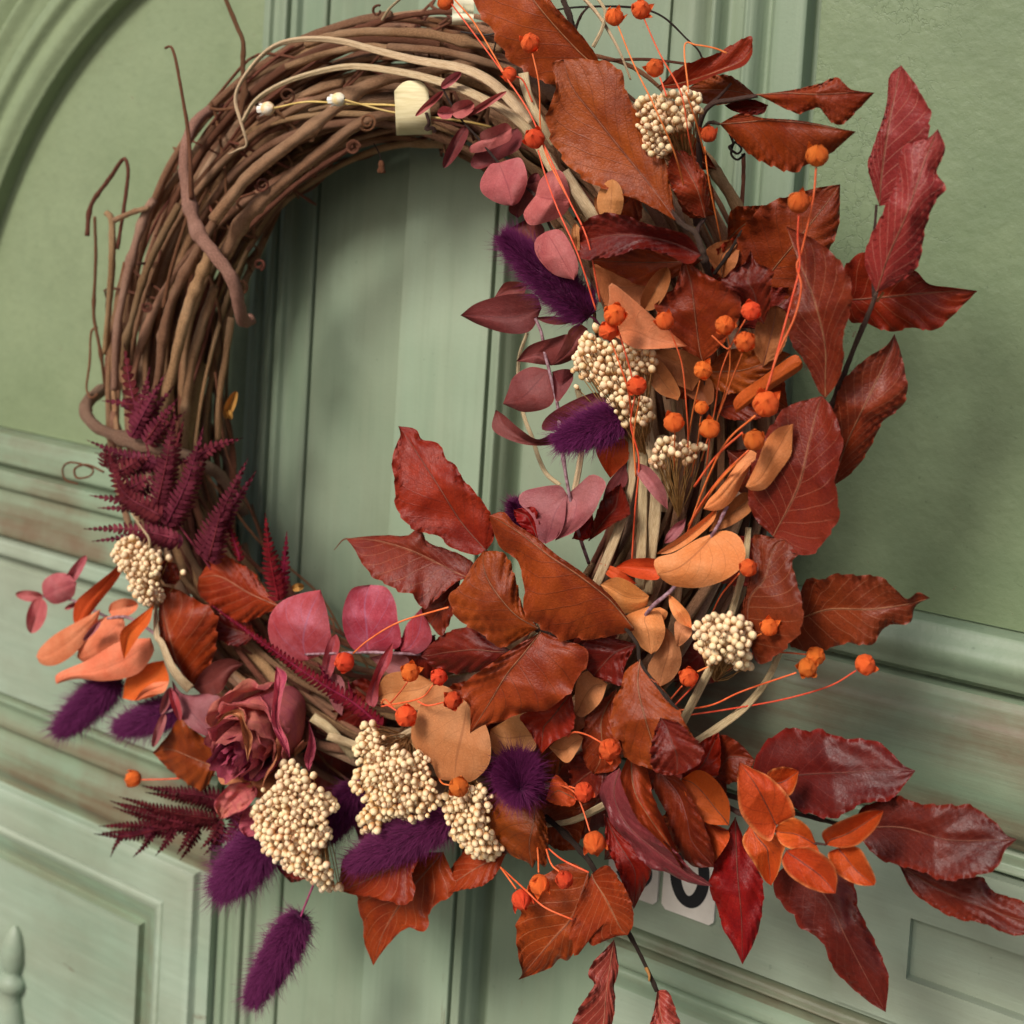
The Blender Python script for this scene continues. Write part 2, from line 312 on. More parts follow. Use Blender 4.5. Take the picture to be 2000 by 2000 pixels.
def tube_world(name, pts, rad, mat, parent, sides=8, cap=True):
    pts = np.asarray(pts, float); n = len(pts); rad = np.broadcast_to(np.asarray(rad, float), (n,))
    T = np.gradient(pts, axis=0); T /= np.linalg.norm(T, axis=1)[:, None] + 1e-12
    up = np.array([0.0, 1.0, 0.0]); 
    if abs(T[0] @ up) > 0.9: up = np.array([1.0, 0, 0])
    N = np.zeros_like(T); a = np.cross(T[0], up); a /= np.linalg.norm(a); N[0] = a
    for i in range(1, n):
        a = N[i - 1] - T[i] * (N[i - 1] @ T[i]); N[i] = a / (np.linalg.norm(a) + 1e-12)
    B = np.cross(T, N); th = np.linspace(0, 2 * math.pi, sides, endpoint=False)
    ring = N[:, None, :] * np.cos(th)[None, :, None] + B[:, None, :] * np.sin(th)[None, :, None]
    if isinstance(mat, str) and mat in ('vine', 'vinegrey', 'tendril', 'twig', 'darktwig') and n > 10:
        rs = np.random.RandomState(int(abs(pts[0] @ np.array([9173.0, 5113.0, 7331.0])) * 100) % 99991); g = rs.normal(0, 1, (n, sides))
        g = (g + np.roll(g, 1, 0) + np.roll(g, 1, 1)) / 1.7; low = np.sin(np.linspace(0, rs.uniform(6, 20), n) + rs.uniform(0, 6))[:, None]
        V = (pts[:, None, :] + ring * (rad[:, None] * (1 + 0.055 * g + 0.07 * low))[..., None]).reshape(-1, 3)
    else: V = (pts[:, None, :] + ring * rad[:, None, None]).reshape(-1, 3)
    L = np.concatenate([[0], np.cumsum(np.linalg.norm(np.diff(pts, axis=0), axis=1))]) * 40.0
    UV = np.stack([np.repeat(L, sides), np.tile(np.abs(th / math.pi - 1.0), n)], 1)
    F = grid_faces(n, sides, True)
    if cap: F.append(tuple(range(sides - 1, -1, -1))); F.append(tuple((n - 1) * sides + j for j in range(sides)))
    return mesh_obj(name, V, F, mat, parent, UV)
def tube(name, pts, r0, r1, mat, parent, sides=8, n=None, knots=0, seed=0):
    """pts: (px, py, d_mm); radii in photo pixels"""
    s = spline(pts, n or max(6, 7 * len(pts))); w = P(s[:, 0], s[:, 1], s[:, 2])
    t = np.linspace(0, 1, len(s)); r = (r0 + (r1 - r0) * t) * MPP(s[:, 0], s[:, 1], s[:, 2])
    rng = random.Random(seed * 31 + len(pts))
    if knots:
        for _ in range(knots): c = rng.random(); r = r * (1 + 0.35 * np.exp(-((t - c) / 0.03) ** 2))
    return tube_world(name, w, r, mat, parent, sides)
def leaf(parent, mat, base, tip, L, R, mid=None, d=(100, 104, 100), e=(4, 4), nv=9, ripple=0.7, tooth=0.07, crk=0.0, seed=0, name='leaf', rib=True, nu=64, nc=14, slant=0.34, drib=None):
    rng = np.random.RandomState(seed + int(abs(base[0]) * 7 + abs(base[1]) * 13) % 9999)
    A = spline([base] + list(L) + [tip], nu); B = spline([base] + list(R) + [tip], nu)
    C = spline([base] + list(mid) + [tip], nu) if mid else (A + B) / 2
    u = np.linspace(0, 1, nu); v = np.linspace(-1, 1, nc + 1)
    U, V = np.meshgrid(u, v, indexing='ij'); av = np.abs(V)
    ph = U * nv - slant * nv * av ** 0.85
    saw = (ph - np.floor(ph)); k = 1 + tooth * (saw - 0.5) * av ** 3 * np.sin(np.pi * np.clip(U, 0, 1)) ** 0.5
    if tooth:
        rag = np.zeros_like(U)
        for _ in range(6):
            fq = rng.uniform(8, 60); rag += np.sin(fq * U + np.where(V < 0, rng.uniform(0, 6), rng.uniform(0, 6))) * rng.uniform(0.3, 1.0) * (14.0 / (8 + fq))
        k = k * (1 + 0.035 * rag * av ** 2 * np.sin(np.pi * U) ** 0.3)
    edge = np.where((V < 0)[..., None], A[:, None, :], B[:, None, :])
    xy = C[:, None, :] + (edge - C[:, None, :]) * (av * k)[..., None]
    dm = np.interp(U, [0, 0.5, 1], d) if len(d) == 3 else np.interp(U, np.linspace(0, 1, len(d)), d)
    env = np.sin(np.pi * np.clip(U * 0.97 + 0.015, 0, 1)) ** 0.6
    D = dm + np.where(V < 0, e[0], e[1]) * av ** 1.7 * env
    D = D + (min(2.1 * ripple, 1.8) if tooth else ripple) * np.cos(2 * np.pi * ph) * av ** 1.2 * env - 0.9 * np.exp(-(av / 0.12) ** 2) * env
    D = D + 1.3 * np.sin(U * rng.uniform(3, 6) + rng.uniform(0, 6) + V * 1.5) * env
    if tooth:
        for _ in range(5):
            D = D + rng.uniform(0.25, 0.6) * np.sin(rng.uniform(6, 22) * U + rng.uniform(-9, 9) * V + rng.uniform(0, 6)) * env * (0.25 + av)
    if crk:
        c = np.zeros_like(D)
        for _ in range(7):
            fu, fv = rng.uniform(4, 16), rng.uniform(-9, 9); a = rng.uniform(0.3, 1.0)
            s_ = np.sin(fu * U + fv * V + rng.uniform(0, 6)); c += a * s_
            xy = xy + (np.stack([np.cos(fu * 0.8 * U + rng.uniform(0, 6)), np.sin(fv * U * 1.7 + rng.uniform(0, 6))], -1) * (crk * 0.35 * av)[..., None])
        D = D + crk * c * 0.5 * (0.3 + av)
    W = P(xy[..., 0].ravel(), xy[..., 1].ravel(), D.ravel())
    o = mesh_obj(name, W, grid_faces(nu, nc + 1), mat, parent, np.stack([U.ravel(), V.ravel() * 0.5 + 0.5], 1))
    if rib and not crk:
        q = C[:-2]; dd = dm[:-2, 0] + 0.2 + 1.3 * 0
        j = nc // 2; ww = W.reshape(nu, nc + 1, 3)[:-2, j]
        toc = CAM - ww; toc /= np.linalg.norm(toc, axis=1)[:, None]
        mp = float(MPP(np.array(base[0], float), np.array(base[1], float), np.array(float(d[0]))))
        tube_world('midrib', ww + toc * 0.0002, np.linspace(1.5, 0.4, len(ww)) * mp, drib or ('midribdark' if mat in ('red', 'dred', 'maroon', 'plumleaf') else 'midrib'), o, 5)
    return o
M['midrib'] = simplemat('leaf_midrib_tan', lin((112, 66, 46)), lin((150, 98, 70)), 200.0, 0.6)
M['midribdark'] = simplemat('leaf_midrib_dark', lin((92, 48, 40)), lin((120, 66, 52)), 200.0, 0.6)
def oval(parent, mat, base, tip, wl, wr=None, d=(100, 102, 100), e=(3, 3), bend=0.0, name='leaf', full=0.5, **k):
    """smooth eucalyptus-like leaf from base to tip with half widths in px"""
    wr = wl if wr is None else wr
    b = np.array(base, float); t = np.array(tip, float); ax = t - b; ln = np.linalg.norm(ax); ax /= ln; nr = np.array([ax[1], -ax[0]])
    def side(w, s):
        return [tuple(b + ax * ln * f + nr * (s * w * g + bend * math.sin(math.pi * f))) for f, g in ((0.06, 0.52), (0.2, 0.86), (full, 1.0), (0.78, 0.78), (0.94, 0.40))]
    mid = [tuple(b + ax * ln * f + nr * bend * math.sin(math.pi * f)) for f in (0.25, 0.5, 0.75)]
    k.setdefault('ripple', 0.12); k.setdefault('tooth', 0.0); k.setdefault('nu', 26); k.setdefault('nc', 10); k.setdefault('rib', False)
    return leaf(parent, mat, base, tip, side(wl, 1), side(wr, -1), mid, d, e, name=name, **k)
def poly(parent, mat, base, tip, L, R, mid=None, d=(100, 102, 100), e=(3, 3), **k):
    k.setdefault('ripple', 0.15); k.setdefault('tooth', 0.0); k.setdefault('nu', 28); k.setdefault('nc', 10); k.setdefault('rib', False)
    return leaf(parent, mat, base, tip, L, R, mid, d, e, **k)
def ribbon(parent, pts, w0, w1, mat='raffia', name='strip', vee=1.2, w_mid=None, seed=0):
    s = spline(pts, max(14, 9 * len(pts))); n = len(s); t = np.linspace(0, 1, n)
    T = np.gradient(s[:, :2], axis=0); T /= np.linalg.norm(T, axis=1)[:, None] + 1e-9; N = np.stack([-T[:, 1], T[:, 0]], 1)
    w = np.interp(t, [0, 0.5, 1], [w0, w_mid if w_mid is not None else (w0 + w1) / 2, w1]) * 0.5
    vs = np.array([-1, -0.6, -0.2, 0.2, 0.6, 1.0]); rg = random.Random(seed + int(pts[0][0]))
    prof = np.array([0, 0.7, 0.1, 1.0, 0.3, -0.2]) * vee
    xy = s[:, None, :2] + N[:, None, :] * (vs[None, :, None] * w[:, None, None])
    dd = s[:, 2:3] + prof[None, :] + 2.0 * vs[None, :] * np.sin(t * rg.uniform(2, 6) + rg.uniform(0, 6))[:, None] * (w[:, None] / 10)
    top = P(xy[..., 0].ravel(), xy[..., 1].ravel(), dd.ravel()); bot = P(xy[..., 0].ravel(), xy[..., 1].ravel(), dd.ravel() - 0.5)
    k = len(vs); loop = np.concatenate([top.reshape(n, k, 3), bot.reshape(n, k, 3)[:, ::-1]], 1).reshape(-1, 3)
    vv = np.concatenate([vs, vs[::-1]]) * 0.5 + 0.5; L = np.concatenate([[0], np.cumsum(np.linalg.norm(np.diff(s[:, :2], axis=0), axis=1))]) / 100.0
    uv = np.stack([np.repeat(L, 2 * k), np.tile(vv, n)], 1)
    F = grid_faces(n, 2 * k, True); F.append(tuple(range(2 * k - 1, -1, -1))); F.append(tuple((n - 1) * 2 * k + j for j in range(2 * k)))
    return mesh_obj(name, loop, F, mat, parent, uv)
def at(px, py, d): return P(float(px), float(py), float(d))

# ------------------------------------------------------------------ the door
XL, XR = DX(-420, 900), DX(2350, 900)
ZT, ZB = DZ(900, -330), -1.1
door = thing('door', 'weathered sage green panelled wooden double door with brown worn mouldings', 'door', (0.1, 0.03, ZB))
def refine(prof, n=5):
    out = []
    for (a, da), (b, db) in zip(prof[:-1], prof[1:]):
        if abs(da - db) < 1e-6 and abs(b - a) > 0.004:
            g = 0.0005 if b > a else -0.0005; out += [(a, da), (a + g, da), (b - g, da)]; continue
        m = 1 if abs(da - db) < 1e-6 else n
        for i in range(m):
            t = i / m; out.append((a + (b - a) * t, da + (db - da) * (0.5 - 0.5 * math.cos(math.pi * t))))
    out.append(prof[-1]); return out
def vstrip(name, prof, z0, z1, mat, caps=False):
    q = refine(prof); n = len(q); V = []
    nz = 2
    for z in (z0, z1): V += [(x, -d * 0.001, z) for x, d in q]
    F = [(i, i + 1, n + i + 1, n + i) for i in range(n - 1)]
    return mesh_obj(name, V, F, mat, door)
def hstrip(name, prof, x0, x1, mat, cap=True):
    q = refine(prof); n = len(q); V = []
    for x in (x0, x1): V += [(x, -d * 0.001, z) for z, d in q]
    F = [(i, i + 1, n + i + 1, n + i) for i in range(n - 1)]
    o = mesh_obj(name, V, F, mat, door)
    if cap:
        pass
    return o
def endcap(prof, x, mat):
    q = refine(prof); V = [(x, -d * 0.001, z) for z, d in q] + [(x, 0.017, q[-1][0]), (x, 0.017, q[0][0])]
    mesh_obj('moulding_end', V, [tuple(range(len(V)))], mat, door, smooth=False)
xs = {k: DX(*k) for k in [(493, 0), (497, 0), (512, 0), (516, 0), (553, 0), (557, 0), (563, 0), (566, 0), (577, 0), (584, 0), (634, 0), (638, 0), (644, 0), (647, 0),
      (809, 302), (811, 302), (950, 850), (952, 850), (955, 850), (957, 850), (975, 850), (980, 850), (995, 850), (1005, 850), (1009, 850), (1012, 850),
      (1300, 0), (1303, 0), (1309, 0), (1350, 0), (1383, 0), (1388, 0), (1394, 0), (1410, 0), (1440, 0), (1458, 0), (1466, 0), (1490, 0), (1510, 0), (1570, 0), (1574, 0), (1584, 0), (1588, 0)]}
def pr(*a): return [(xs[k], d) for k, d in a]
zl = lambda y: DZ(0, y); zr = lambda y: DZ(1900, y); zm = lambda y: DZ(1300, y)
X493 = xs[(493, 0)]
vstrip('moulding', pr(((493, 0), -14), ((497, 0), -9), ((512, 0), -7), ((516, 0), -10), ((553, 0), -3), ((557, 0), -10), ((563, 0), -10), ((566, 0), -2), ((577, 0), -1), ((584, 0), -5), ((634, 0), -2), ((638, 0), -10), ((644, 0), -10), ((647, 0), 0)), ZB, ZT, 'paint_v')
vstrip('stile', pr(((647, 0), 0), ((809, 302), 0)), ZB, ZT, 'paint_v')
vstrip('astragal', pr(((809, 302), 0), ((811, 302), 5), ((950, 850), 5), ((952, 850), -4), ((955, 850), -4), ((957, 850), 4)), ZB, ZT, 'paint_mintv')
vstrip('bead', pr(((957, 850), 4), ((975, 850), 6), ((980, 850), 0), ((995, 850), -14), ((1005, 850), -15), ((1009, 850), -8), ((1012, 850), -6)), ZB, ZT, 'paint_v')
vstrip('stile', pr(((1012, 850), -6), ((1300, 0), -6)), ZB, ZT, 'paint_v')
ZR0 = zr(1228)
vstrip('moulding', pr(((1300, 0), -6), ((1303, 0), -12), ((1309, 0), -4), ((1350, 0), -2), ((1383, 0), -10), ((1388, 0), -2), ((1394, 0), -1), ((1410, 0), -11), ((1440, 0), -8), ((1458, 0), -1), ((1466, 0), -2), ((1490, 0), -11), ((1510, 0), -5), ((1570, 0), -4), ((1574, 0), -16), ((1584, 0), -16), ((1588, 0), -12)), ZR0, ZT, 'paint_v')
def flat(name, x0, x1, z0, z1, d, mat, n=2):
    V = [(x, -d * 0.001, z) for z in (z0, z1) for x in (x0, x1)]
    return mesh_obj(name, V, [(0, 1, 3, 2)], mat, door, smooth=False)
flat('panel', XL, X493, zl(843), ZT, -14, 'paint_panel')
flat('panel', xs[(1588, 0)], XR, ZR0, ZT, -12, 'paint_right')
# core slab behind everything
def box(name, x0, x1, y0, y1, z0, z1, mat, parent, bev=0.0):
    V = [(x, y, z) for x in (x0, x1) for y in (y0, y1) for z in (z0, z1)]
    F = [(0, 1, 3, 2), (4, 6, 7, 5), (0, 4, 5, 1), (2, 3, 7, 6), (0, 2, 6, 4), (1, 5, 7, 3)]
    o = mesh_obj(name, V, F, mat, parent, smooth=False)
    if bev:
        m = o.modifiers.new('bevel', 'BEVEL'); m.width = bev; m.segments = 2
    return o
box('core', XL, XR, 0.0185, 0.05, ZB, ZT, 'paint_v', door)
gr = mesh_obj('ground', [(-12, -25, -1.1), (12, -25, -1.1), (12, 0.06, -1.1), (-12, 0.06, -1.1)], [(0, 1, 2, 3)], 'pavement', None, smooth=False); tag(gr, kind='structure')  # unseen sheet below the frame, added to bounce light up from below
# left leaf: stacked horizontal mouldings below the arched panel
def hp(zf, *a): return [(zf(y), d) for y, d in a]
for nm, pf, mt in (('moulding', hp(zl, (843, -14), (847, -16), (852, -6), (880, -3), (905, -2), (911, -9), (917, -9)), 'paint_dirty'),
                   ('moulding', hp(zl, (917, -9), (920, -1), (948, 1), (957, -3), (985, -1), (1002, 0), (1040, 3), (1047, -3)), 'paint_dirty'),
                   ('moulding', hp(zl, (1047, -3), (1052, 4), (1075, 5), (1092, -6), (1100, -6), (1105, -3)), 'paint_mint'),
                   ('rail', hp(zl, (1105, -3), (1356, -3)), 'paint_mint'),
                   ('moulding', hp(zl, (1356, -3), (1362, -10), (1372, -3), (1388, -5), (1420, -2), (1432, -6), (1470, -1)), 'paint_dirty'),
                   ('moulding', hp(zl, (1470, -1), (1500, 0), (1528, -4), (1533, -4)), 'paint_dirty')):
    hstrip(nm, pf, XL, X493, mt); endcap(pf, X493, mt)
# lower left framed panel, mitred at its upper right corner
def mitre(name, xo, zo, prof, xl, zb, mat):
    q = refine(prof, 4); V = []; F = []
    for t, d in q: V += [(xl, -d * 0.001, zo - t), (xo - t, -d * 0.001, zo - t), (xo - t, -d * 0.001, zb)]
    for i in range(len(q) - 1):
        a = 3 * i; b = a + 3; F += [(a, b, b + 1, a + 1), (a + 1, b + 1, b + 2, a + 2)]
    o = mesh_obj(name, V, F, mat, door); m = o.modifiers.new('edge', 'EDGE_SPLIT'); m.split_angle = math.radians(50); return o
xo, zo = DX(385, 1694), zl(1533)
tt = zo - DZ(258, 1825)
box('stile', xo, X493 - 0.0003, 0.004, 0.018, ZB, zo, 'paint_mint', door)
mitre('panel_frame', xo, zo, [(0, -4), (tt * 0.04, 1), (tt * 0.42, 3), (tt * 0.47, -4), (tt * 0.55, 0), (tt * 0.62, -2), (tt * 0.66, -5)], XL, ZB, 'paint_mint')
mitre('panel_frame', xo, zo, [(tt * 0.66, -5), (tt * 0.97, -14), (tt * 0.99, -9), (tt * 1.01, -12)], XL, ZB, 'paint_h')
flat('panel', XL, xo - tt * 1.01, ZB, zo - tt * 1.01, -12, 'paint_mint')
# carved finial on the lower left panel
prof = [(1808, 0.5), (1814, 9), (1825, 17), (1845, 24), (1872, 27), (1892, 22), (1902, 18), (1908, 30), (1920, 35), (1932, 30), (1940, 22), (1960, 28), (1990, 37), (2040, 46), (2100, 48)]
fV = []; fF = []; ns = 20
for y, r in prof:
    c = at(30 - (y - 1810) * 0.06, y, -10); rr = r * float(MPP(20.0, y, -10.0))
    fV += [(c[0] + rr * math.cos(2 * math.pi * j / ns), c[1] - 0.8 * rr * math.sin(2 * math.pi * j / ns), DZ(30, y, -10)) for j in range(ns)]
mesh_obj('finial', fV, grid_faces(len(prof), ns, True), 'paint_mint', door)
# arched moulding round the top of the left panel
ap = np.array([[DX(x, y, -10), DZ(x, y, -10)] for x, y in ((259, 0), (155, 129), (78, 248), (26, 352), (0, 440))])
Aq = np.c_[2 * ap, np.ones(len(ap))]; sol = np.linalg.lstsq(Aq, (ap ** 2).sum(1), rcond=None)[0]
acx, acz = sol[0], sol[1]; ar = math.sqrt(sol[2] + acx ** 2 + acz ** 2)
def arch(name, prof, mat):
    q = refine(prof, 5); ang = np.linspace(math.radians(70), math.radians(200), 60); V = []
    for r, d in q: V += [(acx + (ar + r) * math.cos(a), -d * 0.001, acz + (ar + r) * math.sin(a)) for a in ang]
    mesh_obj(name, V, grid_faces(len(q), len(ang)), mat, door)
k = float(MPP(100.0, 200.0, 0.0))
arch('arch_moulding', [(-4 * k, -13.8), (6 * k, -13), (9 * k, -2), (40 * k, 3), (70 * k, 1)], 'paint_panel')
arch('arch_moulding', [(70 * k, 1), (90 * k, 6), (112 * k, 5), (120 * k, -4), (150 * k, -2), (185 * k, 3), (192 * k, -6), (240 * k, 0), (600 * k, 0)], 'paint_panel')
# right leaf: horizontal mouldings, lock rail, lower mouldings
X1300 = xs[(1300, 0)]
for nm, pf, mt in (('moulding', hp(zr, (1228, -12), (1233, -14), (1240, -5), (1290, 1), (1335, -3), (1350, -9), (1358, -14), (1364, -6)), 'paint_v'),
                   ('moulding', hp(zr, (1364, -6), (1420, 3), (1520, 6), (1600, 2), (1645, -6), (1652, -11)), 'paint_dirty'),
                   ('moulding', hp(zr, (1652, -11), (1668, -11), (1674, -3), (1690, -2), (1700, -9), (1706, -5)), 'paint_h')):
    hstrip(nm, pf, X1300, XR, mt); endcap(pf, X1300, mt)
hstrip('lock_rail', [(zr(1706), -5), (zm(1845), -5)], X1300, XR, 'paint_mint')
for pf, mt in ((hp(zm, (1845, -5), (1851, -13), (1862, -6), (1874, -3), (1883, -12), (1894, -4)), 'paint_dirty'),
               (hp(zm, (1894, -4), (1925, -2), (1938, -9), (1950, -6), (1985, -8)), 'paint_h')):
    hstrip('moulding', pf, X1300, XR, mt); endcap(pf, X1300, mt)
flat('panel', X1300, XR, ZB, zm(1985), -8, 'paint_mint')
# letter plate with its sunken flap
lx0, lz0 = DX(1626, 1945, -3), DZ(1631, 1945, -3); lx1, lz1 = XR, DZ(1783, 1787, -3) + 0.03
fx0, fz1, fz0 = DX(1783, 1787, -3), DZ(1783, 1787, -3), DZ(1780, 1908, -3); fx1 = fx0 + 0.17
pl = [(lx0, fx0, lz0, lz1), (fx0, fx1, lz0, fz0), (fx0, fx1, fz1, lz1), (fx1, lx1, lz0, lz1)]
for a, b, c, d_ in pl: box('letter_surround', a, b, -0.0005, 0.012, c, d_, 'paint_mint', door)
fl = box('letter_flap', fx0 + 0.003, fx1 - 0.003, 0.0066, 0.017, fz0 + 0.0032, fz1 - 0.0022, 'paint_right', door, 0.0012)

# ------------------------------------------------------------------ house number plates
def stroke(name, path, w, depth0, depth1, mat, parent):
    s = spline(path, 60); T = np.gradient(s, axis=0); T /= np.linalg.norm(T, axis=1)[:, None]; N = np.stack([-T[:, 1], T[:, 0]], 1)
    a = s + N * w / 2; b = s - N * w / 2; n = len(s); V = []
    for y in (depth0, depth1):
        V += [(p[0], y, p[1]) for p in a] + [(p[0], y, p[1]) for p in b]
    F = []
    for i in range(n - 1):
        F += [(i, i + 1, n + i + 1, n + i), (2 * n + i, 3 * n + i, 3 * n + i + 1, 2 * n + i + 1), (i, 2 * n + i, 2 * n + i + 1, i + 1), (n + i, n + i + 1, 3 * n + i + 1, 3 * n + i)]
    return mesh_obj(name, V, F, mat, parent, smooth=False)
px0, px1, pz = DX(1291, 1775, -3), DX(1393, 1806, -3), DZ(1340, 1791, -3)
pw = px1 - px0; phh = pw * 1.5
def plate(x0, label, path):
    t = thing('number_plate', label, 'number plate', (x0 + pw / 2, 0.005, pz), 'house number plates')
    c = pw * 0.08; V2 = [(x0 + c, pz), (x0 + pw - c, pz), (x0 + pw, pz + c), (x0 + pw, pz + phh - c), (x0 + pw - c, pz + phh), (x0 + c, pz + phh), (x0, pz + phh - c), (x0, pz + c)]
    V = [(x, 0.003, z) for x, z in V2] + [(x, 0.005, z) for x, z in V2]; n = 8
    F = [tuple(range(n)), tuple(range(2 * n - 1, n - 1, -1))] + [(i, i + n, (i + 1) % n + n, (i + 1) % n) for i in range(n)]
    mesh_obj('backing', V, F, 'plate', t, smooth=False)
    stroke('digit', [(x0 + pw * a, pz + phh * b) for a, b in path], pw * 0.21, 0.0027, 0.0031, 'black', t)
zero = [(0.5 + 0.27 * math.sin(a) * (1.0), 0.52 - 0.33 * math.cos(a)) for a in np.linspace(math.pi, 3 * math.pi, 25)]
plate(px0, 'white house number plate with a black rounded digit, right hand one of two', zero)
three = [(0.26, 0.74), (0.36, 0.83), (0.55, 0.85), (0.74, 0.74), (0.68, 0.6), (0.5, 0.53), (0.7, 0.47), (0.77, 0.32), (0.62, 0.2), (0.4, 0.19), (0.24, 0.29)]
plate(px0 - pw * 1.09, 'white house number plate mostly hidden behind a red leaf, left hand one', three)

# ------------------------------------------------------------------ the vine ring
ring = thing('vine_wreath', 'round wreath ring of bundled brown grapevine hanging on the door', 'wreath', tuple(RING_C + np.array([0, 0, -0.21])))
RR, RT = 0.174, 0.036
RSX = -0.008
rng = random.Random(7)
def ring_pt(th, ph, rr):
    return np.array([RSX + (RR + rr * math.cos(ph)) * math.cos(th), RING_C[1] - rr * math.sin(ph), (RR + rr * math.cos(ph)) * math.sin(th)])
def ring_vine(rad, span, rr0, rr1, tw, mat='vine', phi=None, start=None, wob=0.002):
    th0 = rng.uniform(0, 2 * math.pi) if start is None else start; p0 = rng.uniform(0, 2 * math.pi) if phi is None else phi
    n = max(18, int(span * 22)); a1, a2, b1, b2 = (rng.uniform(0, 6) for _ in range(4)); pts = []
    for i in range(n):
        t = i / (n - 1); th = th0 + span * t
        rr = rr0 + (rr1 - rr0) * (0.5 + 0.5 * math.sin(a1 + t * 5)); ph = p0 + tw * t + 0.35 * math.sin(a2 + t * 6)
        p = ring_pt(th, ph, rr); p += np.array([math.sin(b1 + t * 23), math.sin(b2 + t * 19), math.cos(b1 + t * 21)]) * wob * 0.35; p[1] = min(p[1], -0.004 - rad)
        pts.append(p)
    t = np.linspace(0, 1, n); r = rad * (1.0 - 0.35 * t)
    for _ in range(int(span / 0.5) + 1): c = rng.random(); r = r * (1 + 0.28 * np.exp(-((t - c) / 0.012) ** 2))
    return tube_world('vine', np.array(pts), r, mat, ring, 9)
for _ in range(11): ring_vine(rng.uniform(0.003, 0.0044), rng.uniform(1.6, 4.2), 0.02, RT - 0.004, rng.uniform(-2.6, 2.6), rng.choice(['vine', 'vine', 'vinegrey']))
for _ in range(105): ring_vine(rng.uniform(0.0012, 0.0026), rng.uniform(1.6, 4.5), 0.014, RT, rng.uniform(-2.8, 2.8), rng.choice(['vine', 'vine', 'tendril']))
for _ in range(44): ring_vine(rng.uniform(0.0006, 0.0012), rng.uniform(0.8, 3.0), 0.016, RT + 0.003, rng.uniform(-4, 4), 'tendril', wob=0.006)
for _ in range(26): ring_vine(rng.uniform(0.0028, 0.0045), rng.uniform(3.0, 6.0), 0.0, 0.018, rng.uniform(-2, 2), 'vine')
# vines and twigs that stand out in the photograph
def V_(pts, r0, r1, mat='vine', name='vine', **k): return tube(name, pts, r0, r1, mat, ring, sides=9, **k)
V_([(430, 205, 60), (388, 232, 78), (366, 272, 90), (360, 324, 96), (368, 388, 98), (387, 453, 98), (423, 502, 96), (455, 548, 92), (468, 600, 84), (476, 628, 74), (492, 622, 68)], 11, 13, 'vinegrey', knots=2)
V_([(323, 94, 100), (334, 91, 101), (343, 116, 102), (354, 176, 102), (367, 254, 101), (372, 324, 103), (374, 388, 100)], 2.6, 5, 'tendril')
V_([(200, 760, 40), (174, 783, 62), (167, 808, 78), (192, 836, 92), (255, 862, 98), (320, 880, 98), (366, 890, 90), (430, 930, 70), (470, 990, 56)], 12, 11, 'vinegrey', knots=2)
V_([(439, -6, 70), (462, 50, 72), (475, 83, 74), (474, 130, 76), (478, 181, 80), (467, 233, 84)], 4, 5.5, 'tendril', knots=3)
V_([(170, 461, 80), (178, 401, 78), (214, 349, 76), (237, 314, 76), (246, 313, 76), (250, 342, 78), (241, 414, 80), (229, 487, 82)], 4.2, 3.5, 'tendril', knots=3)
V_([(208, 416, 84), (218, 430, 84), (219, 500, 84), (216, 560, 80), (205, 690, 70)], 6.5, 6, 'vine')
V_([(224, 430, 86), (260, 414, 88), (291, 406, 86)], 6, 5, 'vine')
V_([(185, 423, 64), (187, 503, 66), (183, 607, 68), (188, 646, 70), (198, 698, 70), (205, 760, 66)], 3.2, 3, 'tendril', knots=3)
V_([(190, 640, 60), (178, 650, 60), (175, 710, 62), (169, 757, 64), (178, 777, 66), (190, 770, 68)], 2.4, 2.2, 'tendril')
V_([(203, 922, 70), (170, 908, 74), (147, 915, 76), (150, 933, 76), (175, 930, 74), (180, 915, 72), (140, 903, 70), (123, 914, 68), (128, 937, 66), (152, 945, 66)], 2.2, 1.8, 'tendril', n=80)
V_([(418, 430, 100), (452, 385, 99), (488, 342, 98), (540, 300, 97), (578, 272, 96), (629, 233, 94), (694, 181, 88), (759, 153, 82), (830, 140, 76), (930, 120, 70)], 13, 11, 'vine', knots=3)
V_([(440, 500, 82), (470, 440, 84), (500, 404, 86), (578, 336, 87), (642, 285, 86), (702, 241, 84), (760, 222, 78), (860, 210, 70)], 13, 10, 'vine', knots=3)
V_([(480, 452, 70), (520, 412, 72), (580, 360, 72), (640, 318, 70), (690, 286, 66)], 6, 5, 'tendril', knots=2)
V_([(430, 415, 92), (395, 472, 95), (358, 540, 96), (333, 594, 96), (318, 660, 95), (312, 723, 93), (300, 800, 88)], 10, 9, 'vine', knots=3)
V_([(412, 480, 92), (405, 509, 94), (372, 590, 95), (359, 633, 96), (345, 690, 95), (338, 723, 94), (324, 788, 92), (316, 860, 86)], 12, 10, 'vine', knots=3)
V_([(350, 400, 86), (315, 465, 88), (281, 542, 88), (262, 610, 87), (245, 672, 84), (240, 720, 80)], 8, 6, 'vine', knots=3)
V_([(300, 390, 82), (281, 426, 83), (258, 500, 84), (245, 555, 84), (232, 620, 83), (227, 672, 81), (224, 760, 76)], 8.5, 8, 'vinegrey', knots=2)
V_([(366, 424, 90), (348, 480, 90), (330, 545, 88), (320, 600, 86)], 4, 4.5, 'tendril')
V_([(420, 560, 84), (392, 640, 86), (372, 720, 86), (362, 800, 84), (358, 880, 78)], 9, 9, 'vine', knots=2)
V_([(452, 620, 66), (440, 700, 68), (428, 780, 68), (426, 860, 64)], 7, 6, 'vine')
V_([(600, 86, 84), (660, 68, 86), (740, 62, 86), (830, 66, 84), (900, 80, 80), (980, 96, 74)], 9, 9, 'vine', knots=2)
V_([(680, 62, 74), (760, 38, 74), (830, 26, 72), (900, 22, 70)], 6, 5, 'tendril', knots=2)
V_([(760, 92, 90), (860, 100, 90), (950, 122, 86), (1010, 140, 80)], 8, 8, 'vine')
